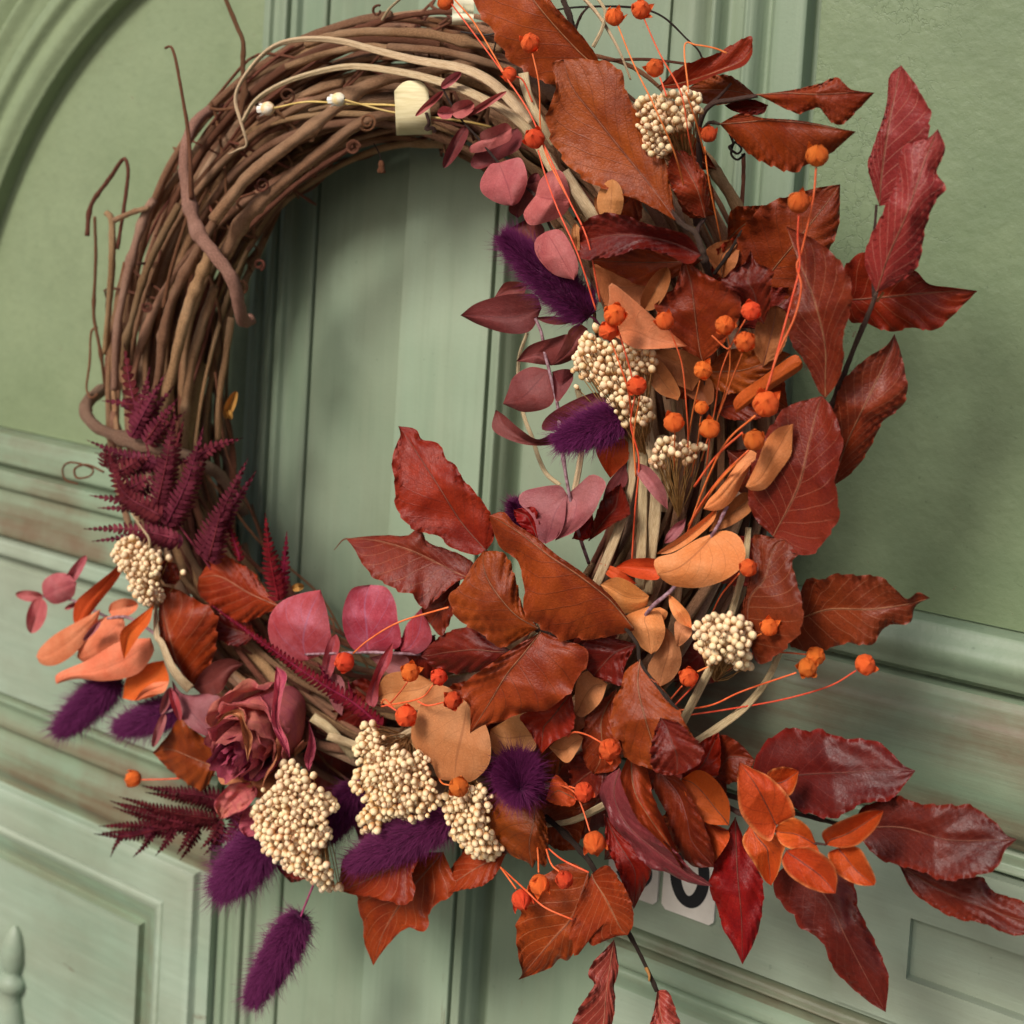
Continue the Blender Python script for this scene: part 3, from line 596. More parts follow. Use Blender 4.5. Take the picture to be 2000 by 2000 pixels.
V_([(560, 130, 84), (640, 104, 86), (720, 90, 86), (780, 98, 84)], 7, 7, 'vine')
V_([(1090, 100, 72), (1190, 115, 74), (1250, 140, 74), (1310, 190, 70)], 5, 4, 'tendril')
V_([(1320, 250, 70), (1370, 300, 74), (1420, 370, 76), (1452, 430, 74), (1470, 500, 68)], 13, 12, 'vine')
V_([(1100, 0, 78), (1112, 30, 80), (1118, 55, 78), (1122, 62, 76)], 6, 7, 'twig'); V_([(1122, 60, 78), (1135, 30, 80), (1150, 12, 80)], 3.5, 2, 'twig')
V_([(1070, 22, 60), (1130, 14, 64), (1230, 14, 66), (1290, 30, 66), (1340, 75, 66), (1370, 110, 64), (1372, 170, 62)], 2.2, 2.0, 'darktwig')
V_([(1180, 118, 84), (1260, 116, 86), (1320, 122, 86), (1372, 130, 84)], 3.4, 2.6, 'tendril')
V_([(1425, 262, 70), (1432, 280, 70), (1424, 288, 71), (1440, 300, 72), (1448, 290, 70), (1435, 278, 68), (1428, 300, 69), (1440, 312, 70), (1455, 300, 68)], 2.6, 2.2, 'darktwig', n=70)
V_([(1452, 300, 62), (1452, 350, 62), (1448, 410, 62)], 4, 4, 'tendril')
def curl(px, py, d, r, turns, mat='tendril', w=2.6):
    pts = [(px + r * (0.35 + 0.65 * i / 40) * math.cos(turns * 2 * math.pi * i / 40), py + r * (0.35 + 0.65 * i / 40) * math.sin(turns * 2 * math.pi * i / 40), d + 5.0 * i / 40) for i in range(41)]
    tube('tendril', pts, w, w, mat, ring, sides=7, n=90)
for c in ((718, 238, 88, 18, 1.4), (690, 288, 84, 14, 2.0), (512, 360, 88, 14, 1.5), (506, 517, 50, 11, 1.2), (560, 186, 92, 16, 1.3), (738, 22, 72, 12, 0.8), (470, 560, 70, 14, 1.2), (288, 600, 84, 10, 1.6)): curl(*c)
for k in range(12):     # loose curling tendrils lying on the ring
    th = rng.uniform(0.9, 4.1); ph = rng.uniform(0.4, 2.6); pts = []
    for i in range(9):
        q = ring_pt(th + 0.05 * i + rng.uniform(-.03, .03), ph + 0.25 * i * rng.choice([-1, 1]) * 0.6, RT + rng.uniform(-0.004, 0.006)); q[1] = min(q[1], -0.006); pts.append(q)
    tube_world('tendril', spline(pts, 40), np.linspace(0.0009, 0.0006, 40), 'tendril', ring, 6)

# ------------------------------------------------------------------ beech sprigs (leaf outlines from base to tip: left edge, right edge, midrib)
def beech(label, at_, group='dried beech sprigs'):
    return thing('beech_sprig', label, 'leaf sprig', at(*at_), group)
def stem(par, pts, r0=5, r1=3.5, mat='twig', knots=2, name='stem'): return tube(name, pts, r0, r1, mat, par, sides=8, knots=knots)

s = beech('brown beech leaf cut off by the top edge of the picture, above the largest leaf', (1175, 135, 90))
leaf(s, 'brown', (1180, 140), (975, -140), [(1090, 165), (1005, 125), (955, 60), (930, 10), (925, -70)], [(1150, 85), (1095, 25), (1040, -45), (1000, -105)], [(1130, 100), (1050, 10), (1000, -70)], (88, 100, 96), (-4, 6), nv=11)
stem(s, [(1180, 140, 88), (1230, 220, 80), (1290, 330, 76)])

s = beech('largest russet beech leaf near the top with torn blunt tip, on a grey forked twig', (1320, 430, 112))
leaf(s, 'brown', (1322, 432), (1100, 116), [(1240, 388), (1140, 352), (1085, 290), (1068, 230), (1086, 172), (1078, 124)], [(1312, 380), (1298, 310), (1252, 232), (1228, 190), (1206, 132), (1150, 116)], [(1270, 362), (1220, 300), (1160, 225), (1118, 172)], (110, 118, 122), (6, -4), nv=10, ripple=0.9)
leaf(s, 'rust', (1378, 426), (1316, 292), [(1350, 416), (1322, 384), (1303, 336)], [(1386, 388), (1375, 336), (1342, 298)], [(1362, 370), (1338, 325)], (104, 112, 112), (8, -6), nv=9)
stem(s, [(1320, 430, 110), (1338, 442, 110), (1360, 458, 110), (1374, 503, 108), (1385, 540, 100)], 5, 8)
stem(s, [(1300, 388, 108), (1318, 420, 110), (1345, 448, 110)], 3.5, 5, knots=1)
stem(s, [(1378, 426, 104), (1366, 440, 107), (1360, 458, 109)], 3, 5, knots=1)

s = beech('beech sprig with one rolled and two wavy brown leaves at the upper right', (1365, 330, 80))
leaf(s, 'rust', (1285, 170), (1470, 90), [(1330, 130), (1400, 104), (1463, 70)], [(1330, 172), (1400, 146), (1450, 130), (1468, 108)], [(1340, 160), (1410, 136), (1450, 118)], (88, 96, 92), (3, 10), nv=8, ripple=0.3)
leaf(s, 'brown', (1480, 190), (1345, 172), [(1450, 163), (1415, 146), (1375, 152)], [(1450, 196), (1400, 205), (1365, 198)], None, (86, 88, 84), (-3, 5), nv=10)
leaf(s, 'dred', (1500, 205), (1415, 206), [(1470, 194), (1440, 196)], [(1490, 222), (1460, 224), (1430, 216)], None, (82, 84, 84), (4, 4), nv=6)
leaf(s, 'brown', (1478, 185), (1708, 181), [(1550, 175), (1600, 163), (1632, 151), (1647, 160), (1664, 175)], [(1505, 198), (1535, 213), (1562, 222), (1598, 210), (1612, 226), (1632, 244), (1652, 238), (1674, 217), (1692, 198)], [(1540, 182), (1600, 184), (1660, 181)], (100, 112, 104), (-3, -4), nv=11, ripple=0.8)
leaf(s, 'brown', (1405, 242), (1672, 257), [(1445, 222), (1490, 230), (1550, 234), (1610, 244), (1645, 252)], [(1430, 268), (1462, 300), (1492, 320), (1524, 331), (1556, 331), (1592, 316), (1624, 298), (1652, 274)], [(1440, 240), (1500, 235), (1570, 240), (1640, 252)], (96, 108, 106), (-2, -9), nv=12, ripple=0.9)
stem(s, [(1478, 187, 100), (1430, 195, 98), (1388, 205, 96), (1366, 246, 92), (1366, 324, 84), (1362, 440, 74)], 4, 8)
stem(s, [(1428, 163, 98), (1405, 188, 97), (1385, 205, 96)], 2.5, 4, knots=1)
stem(s, [(1405, 242, 96), (1385, 240, 94), (1368, 262, 90)], 3, 4.5, knots=1)

s = beech('curled dark red and tan beech leaf below the largest leaf', (1372, 500, 118))
leaf(s, 'dred', (1370, 498), (1132, 472), [(1345, 462), (1300, 446), (1258, 436), (1214, 418), (1160, 421), (1134, 442)], [(1345, 516), (1300, 497), (1250, 486), (1200, 500), (1138, 506)], [(1300, 470), (1214, 458)], (118, 128, 124), (8, 6), nv=8, ripple=1.4)
leaf(s, 'brown', (1372, 508), (1150, 508), [(1310, 494), (1240, 484), (1190, 496)], [(1330, 536), (1262, 558), (1200, 534)], [(1310, 512), (1240, 512)], (112, 116, 112), (4, -6), nv=7)

s = beech('brown beech leaf with pale ribs and pointed tip beside the right hand raised moulding', (1490, 560, 84))
leaf(s, 'brown', (1480, 570), (1641, 360), [(1438, 510), (1445, 456), (1490, 404), (1560, 376), (1600, 366)], [(1548, 590), (1606, 516), (1636, 450), (1640, 404)], [(1512, 524), (1559, 467), (1612, 400)], (84, 92, 88), (5, -7), nv=9, ripple=1.0)
leaf(s, 'tandark', (1412, 548), (1442, 470), [(1392, 520), (1378, 490), (1410, 470)], [(1436, 520), (1444, 490)], None, (90, 92, 90), (3, 3), nv=5, ripple=0.2, tooth=0.0)
stem(s, [(1450, 450, 92), (1420, 500, 94), (1395, 535, 94)], 3, 4, 'darktwig')

s = beech('tall red beech sprig on the right with two upright rosy leaves at its top', (1622, 800, 104))
leaf(s, 'rosy', (1718, 402), (1760, 127), [(1704, 362), (1695, 321), (1711, 270), (1731, 207), (1737, 150)], [(1770, 390), (1806, 300), (1817, 238), (1810, 202), (1783, 158)], [(1722, 340), (1736, 240), (1752, 165)], (104, 112, 110), (-6, 6), nv=11, ripple=0.9)
leaf(s, 'rosy', (1712, 572), (1832, 252), [(1690, 520), (1694, 478), (1716, 430), (1747, 362), (1761, 292), (1792, 275), (1815, 268)], [(1774, 540), (1799, 502), (1806, 450), (1825, 399), (1847, 366), (1830, 337), (1846, 292)], [(1735, 500), (1770, 420), (1806, 316)], (112, 126, 124), (-6, -6), nv=12, ripple=1.0)
leaf(s, 'redbrown', (1612, 778), (1536, 442), [(1598, 762), (1578, 718), (1551, 680), (1541, 640), (1546, 590), (1555, 535), (1552, 485)], [(1637, 744), (1649, 698), (1646, 656), (1662, 602), (1660, 546), (1642, 511), (1608, 480), (1575, 460)], [(1612, 740), (1611, 670), (1588, 580), (1556, 500)], (112, 124, 116), (-4, 7), nv=11, ripple=1.0)
leaf(s, 'rust', (1650, 586), (1909, 568), [(1650, 520), (1688, 498), (1740, 510), (1788, 528), (1814, 554), (1866, 562)], [(1660, 630), (1690, 631), (1736, 648), (1783, 637), (1824, 645), (1868, 610)], [(1710, 582), (1800, 573), (1860, 568)], (88, 92, 84), (6, -6), nv=8, ripple=1.0)
leaf(s, 'redbrown', (1626, 950), (1747, 652), [(1618, 880), (1620, 828), (1630, 787), (1660, 726), (1700, 695), (1732, 674)], [(1660, 926), (1697, 880), (1720, 830), (1762, 792), (1771, 740), (1758, 684)], [(1652, 870), (1700, 768), (1736, 690)], (92, 104, 98), (7, -8), nv=10, ripple=0.9)
stem(s, [(1712, 570, 112), (1700, 604, 110), (1664, 690, 108), (1628, 788, 104), (1600, 870, 96)], 4.5, 7)
stem(s, [(1712, 400, 106), (1705, 500, 108), (1706, 580, 110)], 2.5, 3.5, knots=1)
stem(s, [(1726, 570, 108), (1712, 590, 109)], 3, 2, 'dryleaf', 0, 'bud')

s = beech('wide dark rust beech leaf on the right behind orange seed pods', (1512, 1045, 106))
leaf(s, 'redbrown', (1510, 1048), (1606, 773), [(1470, 1005), (1462, 935), (1488, 862), (1528, 802), (1565, 784)], [(1565, 1085), (1614, 1056), (1638, 1000), (1632, 932), (1646, 862), (1626, 800)], [(1559, 950), (1580, 865), (1596, 800)], (106, 116, 114), (-4, 10), nv=9, ripple=1.1)
s = beech('rust beech leaf hanging beside the cream buds on the right, just above two orange pods', (1458, 1230, 104))
leaf(s, 'redbrown', (1462, 1250), (1532, 1054), [(1448, 1200), (1456, 1160), (1468, 1110), (1472, 1046), (1498, 1047)], [(1480, 1296), (1510, 1286), (1544, 1256), (1563, 1222), (1568, 1186), (1560, 1146), (1548, 1098), (1558, 1080)], [(1462, 1172), (1492, 1130), (1512, 1070)], (106, 116, 110), (-3, 6), nv=9, ripple=1.0)
s = beech('dark red beech leaf with a curled tail tip above the two outlying right hand pods', (1555, 1205, 92))
leaf(s, 'redbrown', (1552, 1212), (1817, 1168), [(1566, 1150), (1582, 1128), (1602, 1134), (1624, 1124), (1664, 1121), (1721, 1128), (1752, 1154), (1772, 1170), (1793, 1157)], [(1545, 1264), (1600, 1271), (1650, 1256), (1700, 1260), (1731, 1223), (1776, 1218), (1785, 1190), (1795, 1178)], [(1620, 1190), (1700, 1190), (1772, 1180)], (92, 104, 96), (6, -5), nv=11, ripple=1.0)

s = beech('maroon beech sprig with three long leaves stretching to the right edge of the picture', (1400, 1520, 80))
leaf(s, 'maroon', (1462, 1532), (1788, 1505), [(1480, 1470), (1506, 1440), (1545, 1422), (1572, 1428), (1602, 1424), (1648, 1441), (1711, 1448), (1742, 1471), (1764, 1494)], [(1504, 1546), (1555, 1580), (1590, 1592), (1633, 1599), (1682, 1570), (1737, 1563), (1758, 1544)], [(1560, 1514), (1650, 1509), (1730, 1504)], (96, 104, 98), (-5, 5), nv=11, ripple=0.9)
leaf(s, 'maroon', (1668, 1618), (1986, 1639), [(1680, 1580), (1716, 1564), (1752, 1553), (1793, 1570), (1830, 1572), (1866, 1574), (1897, 1572), (1944, 1606), (1966, 1631)], [(1711, 1674), (1757, 1690), (1799, 1700), (1850, 1721), (1918, 1708), (1949, 1694), (1963, 1662)], [(1760, 1616), (1850, 1640), (1940, 1641)], (98, 108, 102), (-5, 6), nv=11, ripple=0.9)
leaf(s, 'maroon', (1756, 1690), (2030, 1800), [(1814, 1704), (1866, 1712), (1918, 1714), (1940, 1742), (2000, 1762)], [(1783, 1742), (1825, 1772), (1866, 1793), (1918, 1803), (1975, 1827), (2010, 1822)], [(1830, 1735), (1920, 1772), (1990, 1796)], (88, 94, 92), (-4, 6), nv=10, ripple=0.9)
leaf(s, 'dred', (1390, 1530), (1474, 1484), [(1392, 1470), (1404, 1435), (1442, 1450)], [(1430, 1530), (1462, 1508)], None, (88, 92, 90), (4, 4), nv=7)
stem(s, [(1668, 1618, 98), (1600, 1600, 94), (1480, 1570, 88), (1380, 1540, 80)], 3, 6)

s = beech('pointed red beech leaf hanging straight down beside the house number', (1435, 1590, 98))
leaf(s, 'red', (1436, 1596), (1450, 1884), [(1406, 1650), (1392, 1694), (1386, 1738), (1400, 1770), (1411, 1811), (1434, 1850)], [(1456, 1645), (1480, 1694), (1491, 1735), (1486, 1798), (1472, 1842)], [(1440, 1700), (1448, 1790)], (98, 104, 100), (-5, -5), nv=9, ripple=0.9)
s = beech('long dark red beech leaf slanting down to the right near the letter plate', (1560, 1680, 94))
leaf(s, 'maroon', (1552, 1672), (1730, 1977), [(1510, 1720), (1530, 1770), (1550, 1786), (1565, 1812), (1604, 1838), (1621, 1876), (1630, 1898), (1662, 1928), (1697, 1957)], [(1640, 1690), (1672, 1734), (1676, 1772), (1704, 1831), (1731, 1888), (1736, 1916)], [(1618, 1760), (1650, 1826), (1690, 1904)], (94, 102, 98), (-5, -4), nv=10, ripple=1.0)

s = thing('salal_sprig', 'bright orange sprig of small veined leaves at the lower right of the wreath', 'leaf sprig', at(1400, 1560, 110))
KW = dict(nv=5, ripple=0.5, tooth=0.0, slant=0.5, drib='midribdark')
leaf(s, 'orange', (1516, 1612), (1443, 1488), [(1507, 1641), (1488, 1637), (1464, 1614), (1445, 1583), (1440, 1536)], [(1548, 1600), (1552, 1583), (1538, 1552), (1504, 1518), (1468, 1500)], [(1500, 1578), (1474, 1530)], (118, 126, 128), (4, -4), **KW)
leaf(s, 'orange', (1498, 1530), (1560, 1506), [(1500, 1508), (1523, 1498), (1545, 1500)], [(1520, 1556), (1543, 1553), (1554, 1534)], None, (112, 114, 112), (3, 3), **KW)
leaf(s, 'orange', (1613, 1650), (1726, 1583), [(1606, 1626), (1636, 1606), (1683, 1587), (1706, 1583)], [(1644, 1656), (1675, 1650), (1704, 1625), (1718, 1604)], None, (122, 128, 128), (5, 5), **KW)
leaf(s, 'orange', (1640, 1655), (1708, 1729), [(1617, 1668), (1631, 1702), (1662, 1723), (1688, 1730)], [(1676, 1655), (1697, 1686), (1710, 1716)], None, (120, 126, 124), (5, 4), **KW)
leaf(s, 'orange', (1536, 1660), (1632, 1745), [(1527, 1682), (1540, 1708), (1572, 1731), (1605, 1743)], [(1580, 1655), (1621, 1680), (1635, 1710)], None, (124, 130, 128), (5, 5), **KW)
leaf(s, 'orange', (1594, 1648), (1512, 1622), [(1579, 1616), (1551, 1597), (1524, 1608)], [(1600, 1672), (1565, 1664), (1528, 1650)], None, (116, 121, 118), (3, 3), **KW)
leaf(s, 'orange', (1466, 1608), (1506, 1730), [(1450, 1645), (1474, 1688), (1492, 1718)], [(1530, 1640), (1528, 1672), (1520, 1704)], None, (108, 112, 108), (4, 4), **KW)
leaf(s, 'dorange', (1424, 1612), (1330, 1522), [(1424, 1566), (1398, 1523), (1364, 1504)], [(1378, 1606), (1344, 1564)], None, (106, 110, 108), (4, 4), **KW)
leaf(s, 'dorange', (1424, 1622), (1396, 1684), [(1380, 1600), (1340, 1560), (1350, 1604), (1374, 1650)], [(1424, 1640), (1410, 1664)], None, (100, 104, 102), (3, 3), **KW)
stem(s, [(1613, 1650, 120), (1560, 1640, 116), (1500, 1612, 112), (1430, 1580, 104), (1390, 1556, 96)], 2.5, 5, 'twig')

# folded leaves in the lower middle
s = beech('folded brown beech leaf with notched dark lower edge in the lower middle', (1248, 1288, 122))
leaf(s, 'brown', (1250, 1288), (1300, 1512), [(1222, 1310), (1214, 1340), (1198, 1370), (1194, 1428), (1210, 1450), (1222, 1480), (1260, 1498)], [(1268, 1316), (1294, 1345), (1325, 1386), (1342, 1415), (1357, 1440), (1340, 1490)], [(1246, 1340), (1262, 1410), (1282, 1470)], (120, 132, 128), (-3, -3), nv=8, ripple=1.2)
leaf(s, 'dred', (1290, 1402), (1320, 1514), [(1278, 1430), (1270, 1470), (1274, 1500), (1296, 1514)], [(1326, 1412), (1352, 1438), (1373, 1462), (1368, 1488), (1344, 1506)], None, (134, 140, 138), (4, 6), nv=7, ripple=2.0, tooth=0.1)
stem(s, [(1196, 1200, 116), (1226, 1232, 118), (1246, 1262, 120), (1250, 1292, 120), (1276, 1330, 124), (1330, 1395, 126)], 4, 3, 'darktwig')
s = beech('long tan brown beech leaf rolled lengthwise, hanging below the folded notched leaf', (1225, 1470, 118))
leaf(s, 'brown', (1232, 1466), (1334, 1700), [(1212, 1515), (1222, 1552), (1244, 1598), (1273, 1628), (1310, 1664)], [(1262, 1500), (1278, 1560), (1306, 1622), (1330, 1680)], [(1238, 1540), (1268, 1596), (1306, 1650)], (116, 128, 120), (8, -12), nv=8, ripple=0.4)
s = beech('glossy plum red beech leaf with ragged edge just left of the house number', (1208, 1503, 110))
leaf(s, 'plumleaf', (1210, 1500), (1392, 1732), [(1182, 1520), (1171, 1549), (1182, 1580), (1198, 1614), (1230, 1648), (1262, 1692), (1299, 1703), (1345, 1724)], [(1226, 1540), (1244, 1588), (1280, 1630), (1318, 1660), (1350, 1698), (1380, 1720)], [(1200, 1555), (1228, 1614), (1290, 1668), (1346, 1708)], (110, 118, 114), (-6, 8), nv=8, ripple=1.6, tooth=0.08)
s = beech('dark rust beech leaf with pale wavy midrib right of the rolled leaf', (1290, 1520, 104))
leaf(s, 'dred', (1286, 1505), (1394, 1694), [(1276, 1536), (1302, 1590), (1320, 1650), (1350, 1690)], [(1326, 1520), (1352, 1562), (1382, 1627), (1394, 1670)], [(1324, 1550), (1342, 1600), (1352, 1644)], (106, 112, 106), (-4, 4), nv=7, ripple=0.8)
leaf(s, 'red', (1330, 1530), (1404, 1430), [(1340, 1480), (1370, 1448)], [(1396, 1520), (1408, 1470)], None, (98, 100, 96), (3, 3), nv=6)
s = beech('deep red beech leaf tucked under the plum red leaf', (1188, 1605, 96))
leaf(s, 'red', (1180, 1590), (1238, 1776), [(1186, 1650), (1206, 1700), (1222, 1742)], [(1242, 1655), (1270, 1694), (1264, 1722), (1250, 1752)], None, (96, 98, 92), (4, -4), nv=8)

s = beech('drooping beech sprig at the bottom edge with two overlapping ribbed leaves', (1066, 1596, 84))
leaf(s, 'rust', (1150, 1702), (1012, 1914), [(1112, 1684), (1080, 1697), (1040, 1735), (1011, 1790), (1008, 1836), (1014, 1876), (1020, 1900)], [(1160, 1760), (1150, 1820), (1122, 1862), (1110, 1878), (1094, 1873), (1076, 1889), (1045, 1902)], [(1120, 1787), (1081, 1834), (1026, 1898)], (96, 102, 96), (5, -5), nv=9, ripple=0.9)
leaf(s, 'rust', (1156, 1706), (1226, 1826), [(1130, 1760), (1114, 1810), (1118, 1848), (1127, 1868), (1143, 1835), (1160, 1846), (1200, 1830)], [(1186, 1690), (1211, 1720), (1227, 1746), (1236, 1775), (1236, 1808)], [(1162, 1722), (1186, 1760), (1212, 1812)], (102, 110, 106), (-4, 6), nv=9, ripple=0.9)
leaf(s, 'rosy', (1199, 1836), (1150, 2070), [(1160, 1878), (1150, 1905), (1160, 1924), (1140, 1954), (1119, 1998), (1120, 2040)], [(1203, 1850), (1208, 1893), (1200, 1926), (1201, 1953), (1194, 2004)], [(1194, 1870), (1184, 1940), (1178, 2005)], (98, 104, 98), (4, -5), nv=8, ripple=0.9)
leaf(s, 'rosy', (1284, 1934), (1310, 2080), [(1276, 1979), (1268, 2010), (1276, 2050)], [(1304, 1936), (1320, 1974), (1334, 2010), (1330, 2050)], [(1290, 1980), (1302, 2030)], (92, 98, 94), (4, -6), nv=7, ripple=0.8)
stem(s, [(1066, 1596, 86), (1096, 1622, 92), (1126, 1652, 96), (1156, 1690, 98), (1190, 1760, 96), (1229, 1824, 94), (1262, 1888, 92), (1283, 1936, 92)], 6, 3.5, 'darktwig', 4)
stem(s, [(1262, 1890, 92), (1268, 1904, 94), (1268, 1916, 94)], 4, 2, 'dryleaf', 0, 'bud')

s = beech('rust beech leaves hanging below the large cream bud cluster at the bottom left', (850, 1650, 88))
leaf(s, 'rust', (866, 1664), (729, 1886), [(790, 1670), (722, 1706), (697, 1755), (708, 1800), (711, 1838), (722, 1868)], [(890, 1734), (842, 1775), (838, 1806), (822, 1820), (800, 1811), (775, 1826), (744, 1863)], [(800, 1740), (750, 1820)], (90, 92, 84), (-4, 6), nv=8, ripple=0.9)
leaf(s, 'rust', (838, 1640), (664, 1740), [(740, 1640), (680, 1670), (664, 1700)], [(806, 1708), (811, 1735), (792, 1768), (756, 1760), (724, 1752), (692, 1748)], [(770, 1690), (710, 1722)], (98, 102, 96), (-4, 8), nv=8, ripple=1.2)
leaf(s, 'rust', (988, 1668), (853, 1753), [(930, 1650), (884, 1690)], [(966, 1712), (942, 1731), (900, 1738)], [(940, 1690), (890, 1722)], (94, 96, 90), (-3, 5), nv=7, ripple=0.8)
s = beech('brown two-lobed beech leaf under the round purple tail in the bottom middle', (1045, 1568, 104))
leaf(s, 'brown', (1046, 1566), (1040, 1696), [(988, 1545), (958, 1558), (948, 1580), (952, 1614), (972, 1638), (990, 1662), (1006, 1675), (1030, 1684)], [(1062, 1590), (1070, 1630), (1070, 1664), (1064, 1694), (1050, 1680)], [(1042, 1610), (1034, 1650)], (104, 112, 106), (-5, -6), nv=8, ripple=0.9)
leaf(s, 'rust', (1050, 1600), (1128, 1660), [(1060, 1580), (1110, 1570), (1140, 1600)], [(1062, 1640), (1092, 1660)], None, (82, 84, 80), (3, 3), nv=7)

# middle group: the two red leaves and the large brown ones
s = beech('central beech sprig with bright red upright leaf and big brown folded leaves', (1249, 1255, 100))
leaf(s, 'red', (950, 1076), (778, 832), [(924, 1084), (880, 1068), (857, 1048), (816, 1036), (785, 1012), (772, 981), (768, 929), (766, 896), (774, 868), (782, 850)], [(964, 1052), (964, 1028), (956, 998), (927, 960), (905, 935), (892, 910), (871, 896), (857, 867), (824, 858), (812, 838)], [(901, 1020), (857, 950), (822, 896), (795, 855)], (104, 112, 106), (5, -5), nv=11, ripple=1.1, tooth=0.05)
leaf(s, 'redbrown', (920, 1130), (676, 1052), [(895, 1135), (862, 1160), (826, 1186), (806, 1163), (780, 1158), (758, 1144), (732, 1130), (707, 1100), (692, 1072)], [(924, 1100), (888, 1078), (838, 1060), (826, 1041), (811, 1035), (795, 1046), (760, 1045), (720, 1047)], [(888, 1117), (811, 1078), (735, 1055)], (100, 110, 102), (8, -6), nv=10, ripple=1.0)
tube('leaf_tip', [(678, 1052, 102), (668, 1056, 102), (653, 1074, 102)], 1.6, 0.8, 'tendril', s)
leaf(s, 'brown', (1238, 1228), (955, 1006), [(1236, 1232), (1170, 1246), (1128, 1248), (1092, 1251), (1074, 1235), (1045, 1222), (1022, 1204), (1024, 1150), (1016, 1108), (1008, 1090), (983, 1074), (966, 1046)], [(1214, 1190), (1187, 1158), (1135, 1116), (1083, 1080), (1047, 1050), (1005, 1022), (984, 1000)], [(1204, 1186), (1180, 1162), (1128, 1122), (1076, 1088), (1040, 1060), (998, 1030)], (118, 132, 130), (-10, -8), nv=11, ripple=0.9)
leaf(s, 'brown', (1052, 1228), (944, 1076), [(1004, 1254), (972, 1264), (930, 1230), (896, 1213), (879, 1180), (880, 1160), (902, 1138), (924, 1102)], [(1024, 1192), (1012, 1150), (1003, 1116), (984, 1080)], [(1006, 1200), (964, 1150), (945, 1110)], (116, 124, 122), (-6, -6), nv=8, ripple=1.4)
leaf(s, 'brown', (1056, 1234), (918, 1432), [(1003, 1265), (952, 1301), (904, 1336), (904, 1358), (918, 1384)], [(1107, 1252), (1142, 1264), (1146, 1290), (1130, 1330), (1094, 1368), (1060, 1389), (1024, 1391), (978, 1410), (946, 1416)], [(1024, 1275), (988, 1319), (957, 1371)], (118, 128, 124), (3, -9), nv=7, ripple=1.1, tooth=0.05)
leaf(s, 'dred', (900, 1130), (838, 1216), [(862, 1150), (824, 1188)], [(892, 1170), (882, 1206), (862, 1242)], None, (98, 102, 98), (3, 3), nv=7)
leaf(s, 'dred', (1000, 1272), (822, 1282), [(930, 1226), (874, 1234), (838, 1262)], [(965, 1302), (905, 1316), (850, 1304)], None, (104, 106, 102), (-4, -6), nv=7)
leaf(s, 'dred', (1244, 1258), (1160, 1322), [(1190, 1246), (1144, 1254), (1144, 1300)], [(1222, 1298), (1214, 1338)], None, (104, 106, 104), (3, 3), nv=6)
leaf(s, 'red', (1116, 1352), (1058, 1472), [(1060, 1372), (1018, 1398), (1038, 1436)], [(1122, 1400), (1116, 1430), (1082, 1448)], None, (104, 106, 104), (3, 5), nv=7)
leaf(s, 'rust', (1205, 1345), (1160, 1512), [(1150, 1390), (1138, 1440), (1142, 1490)], [(1200, 1410), (1214, 1470), (1200, 1504)], None, (92, 96, 92), (3, 3), nv=8)
leaf(s, 'dred', (1196, 1484), (1112, 1536), [(1140, 1468), (1112, 1490)], [(1180, 1540), (1140, 1562)], None, (90, 92, 88), (3, 3), nv=8)
leaf(s, 'dorange', (1126, 1560), (1066, 1562), [(1106, 1530), (1082, 1516)], [(1118, 1574), (1086, 1572)], None, (104, 106, 104), (2, 2), nv=5, ripple=0.1)
stem(s, [(950, 1076, 104), (918, 1124, 102), (960, 1180, 100), (1050, 1230, 106), (1120, 1260, 100), (1220, 1300, 92)], 3.5, 6)

# central upper right leaves
s = beech('scalloped brown beech leaf and dark red star shaped leaf behind pods right of centre', (1372, 702, 100))
leaf(s, 'brown', (1372, 706), (1337, 508), [(1362, 697), (1335, 682), (1301, 648), (1282, 600), (1296, 576), (1316, 564), (1324, 542), (1330, 520)], [(1404, 680), (1437, 634), (1448, 598), (1440, 572), (1410, 552), (1378, 536), (1352, 518)], [(1366, 680), (1358, 620), (1350, 556)], (106, 116, 116), (5, 4), nv=8, ripple=1.2)
leaf(s, 'dred', (1492, 632), (1466, 489), [(1462, 616), (1440, 576), (1410, 551), (1437, 521), (1454, 514)], [(1504, 596), (1506, 556), (1509, 528), (1478, 513)], None, (112, 120, 118), (4, 4), nv=7, ripple=0.8)
leaf(s, 'tandark', (1490, 716), (1516, 596), [(1472, 680), (1478, 630), (1498, 604)], [(1524, 690), (1543, 640), (1532, 606)], None, (100, 104, 102), (3, 3), nv=7, ripple=0.3)
leaf(s, 'brown', (1380, 720), (1545, 692), [(1420, 684), (1480, 684), (1520, 684)], [(1392, 756), (1440, 768), (1490, 738)], None, (96, 100, 98), (3, -4), nv=8)
leaf(s, 'dred', (1396, 800), (1530, 804), [(1430, 764), (1490, 782)], [(1420, 818), (1470, 820)], None, (84, 86, 84), (3, 3), nv=7)
stem(s, [(1372, 704, 102), (1380, 760, 94), (1386, 840, 84)], 4, 5)

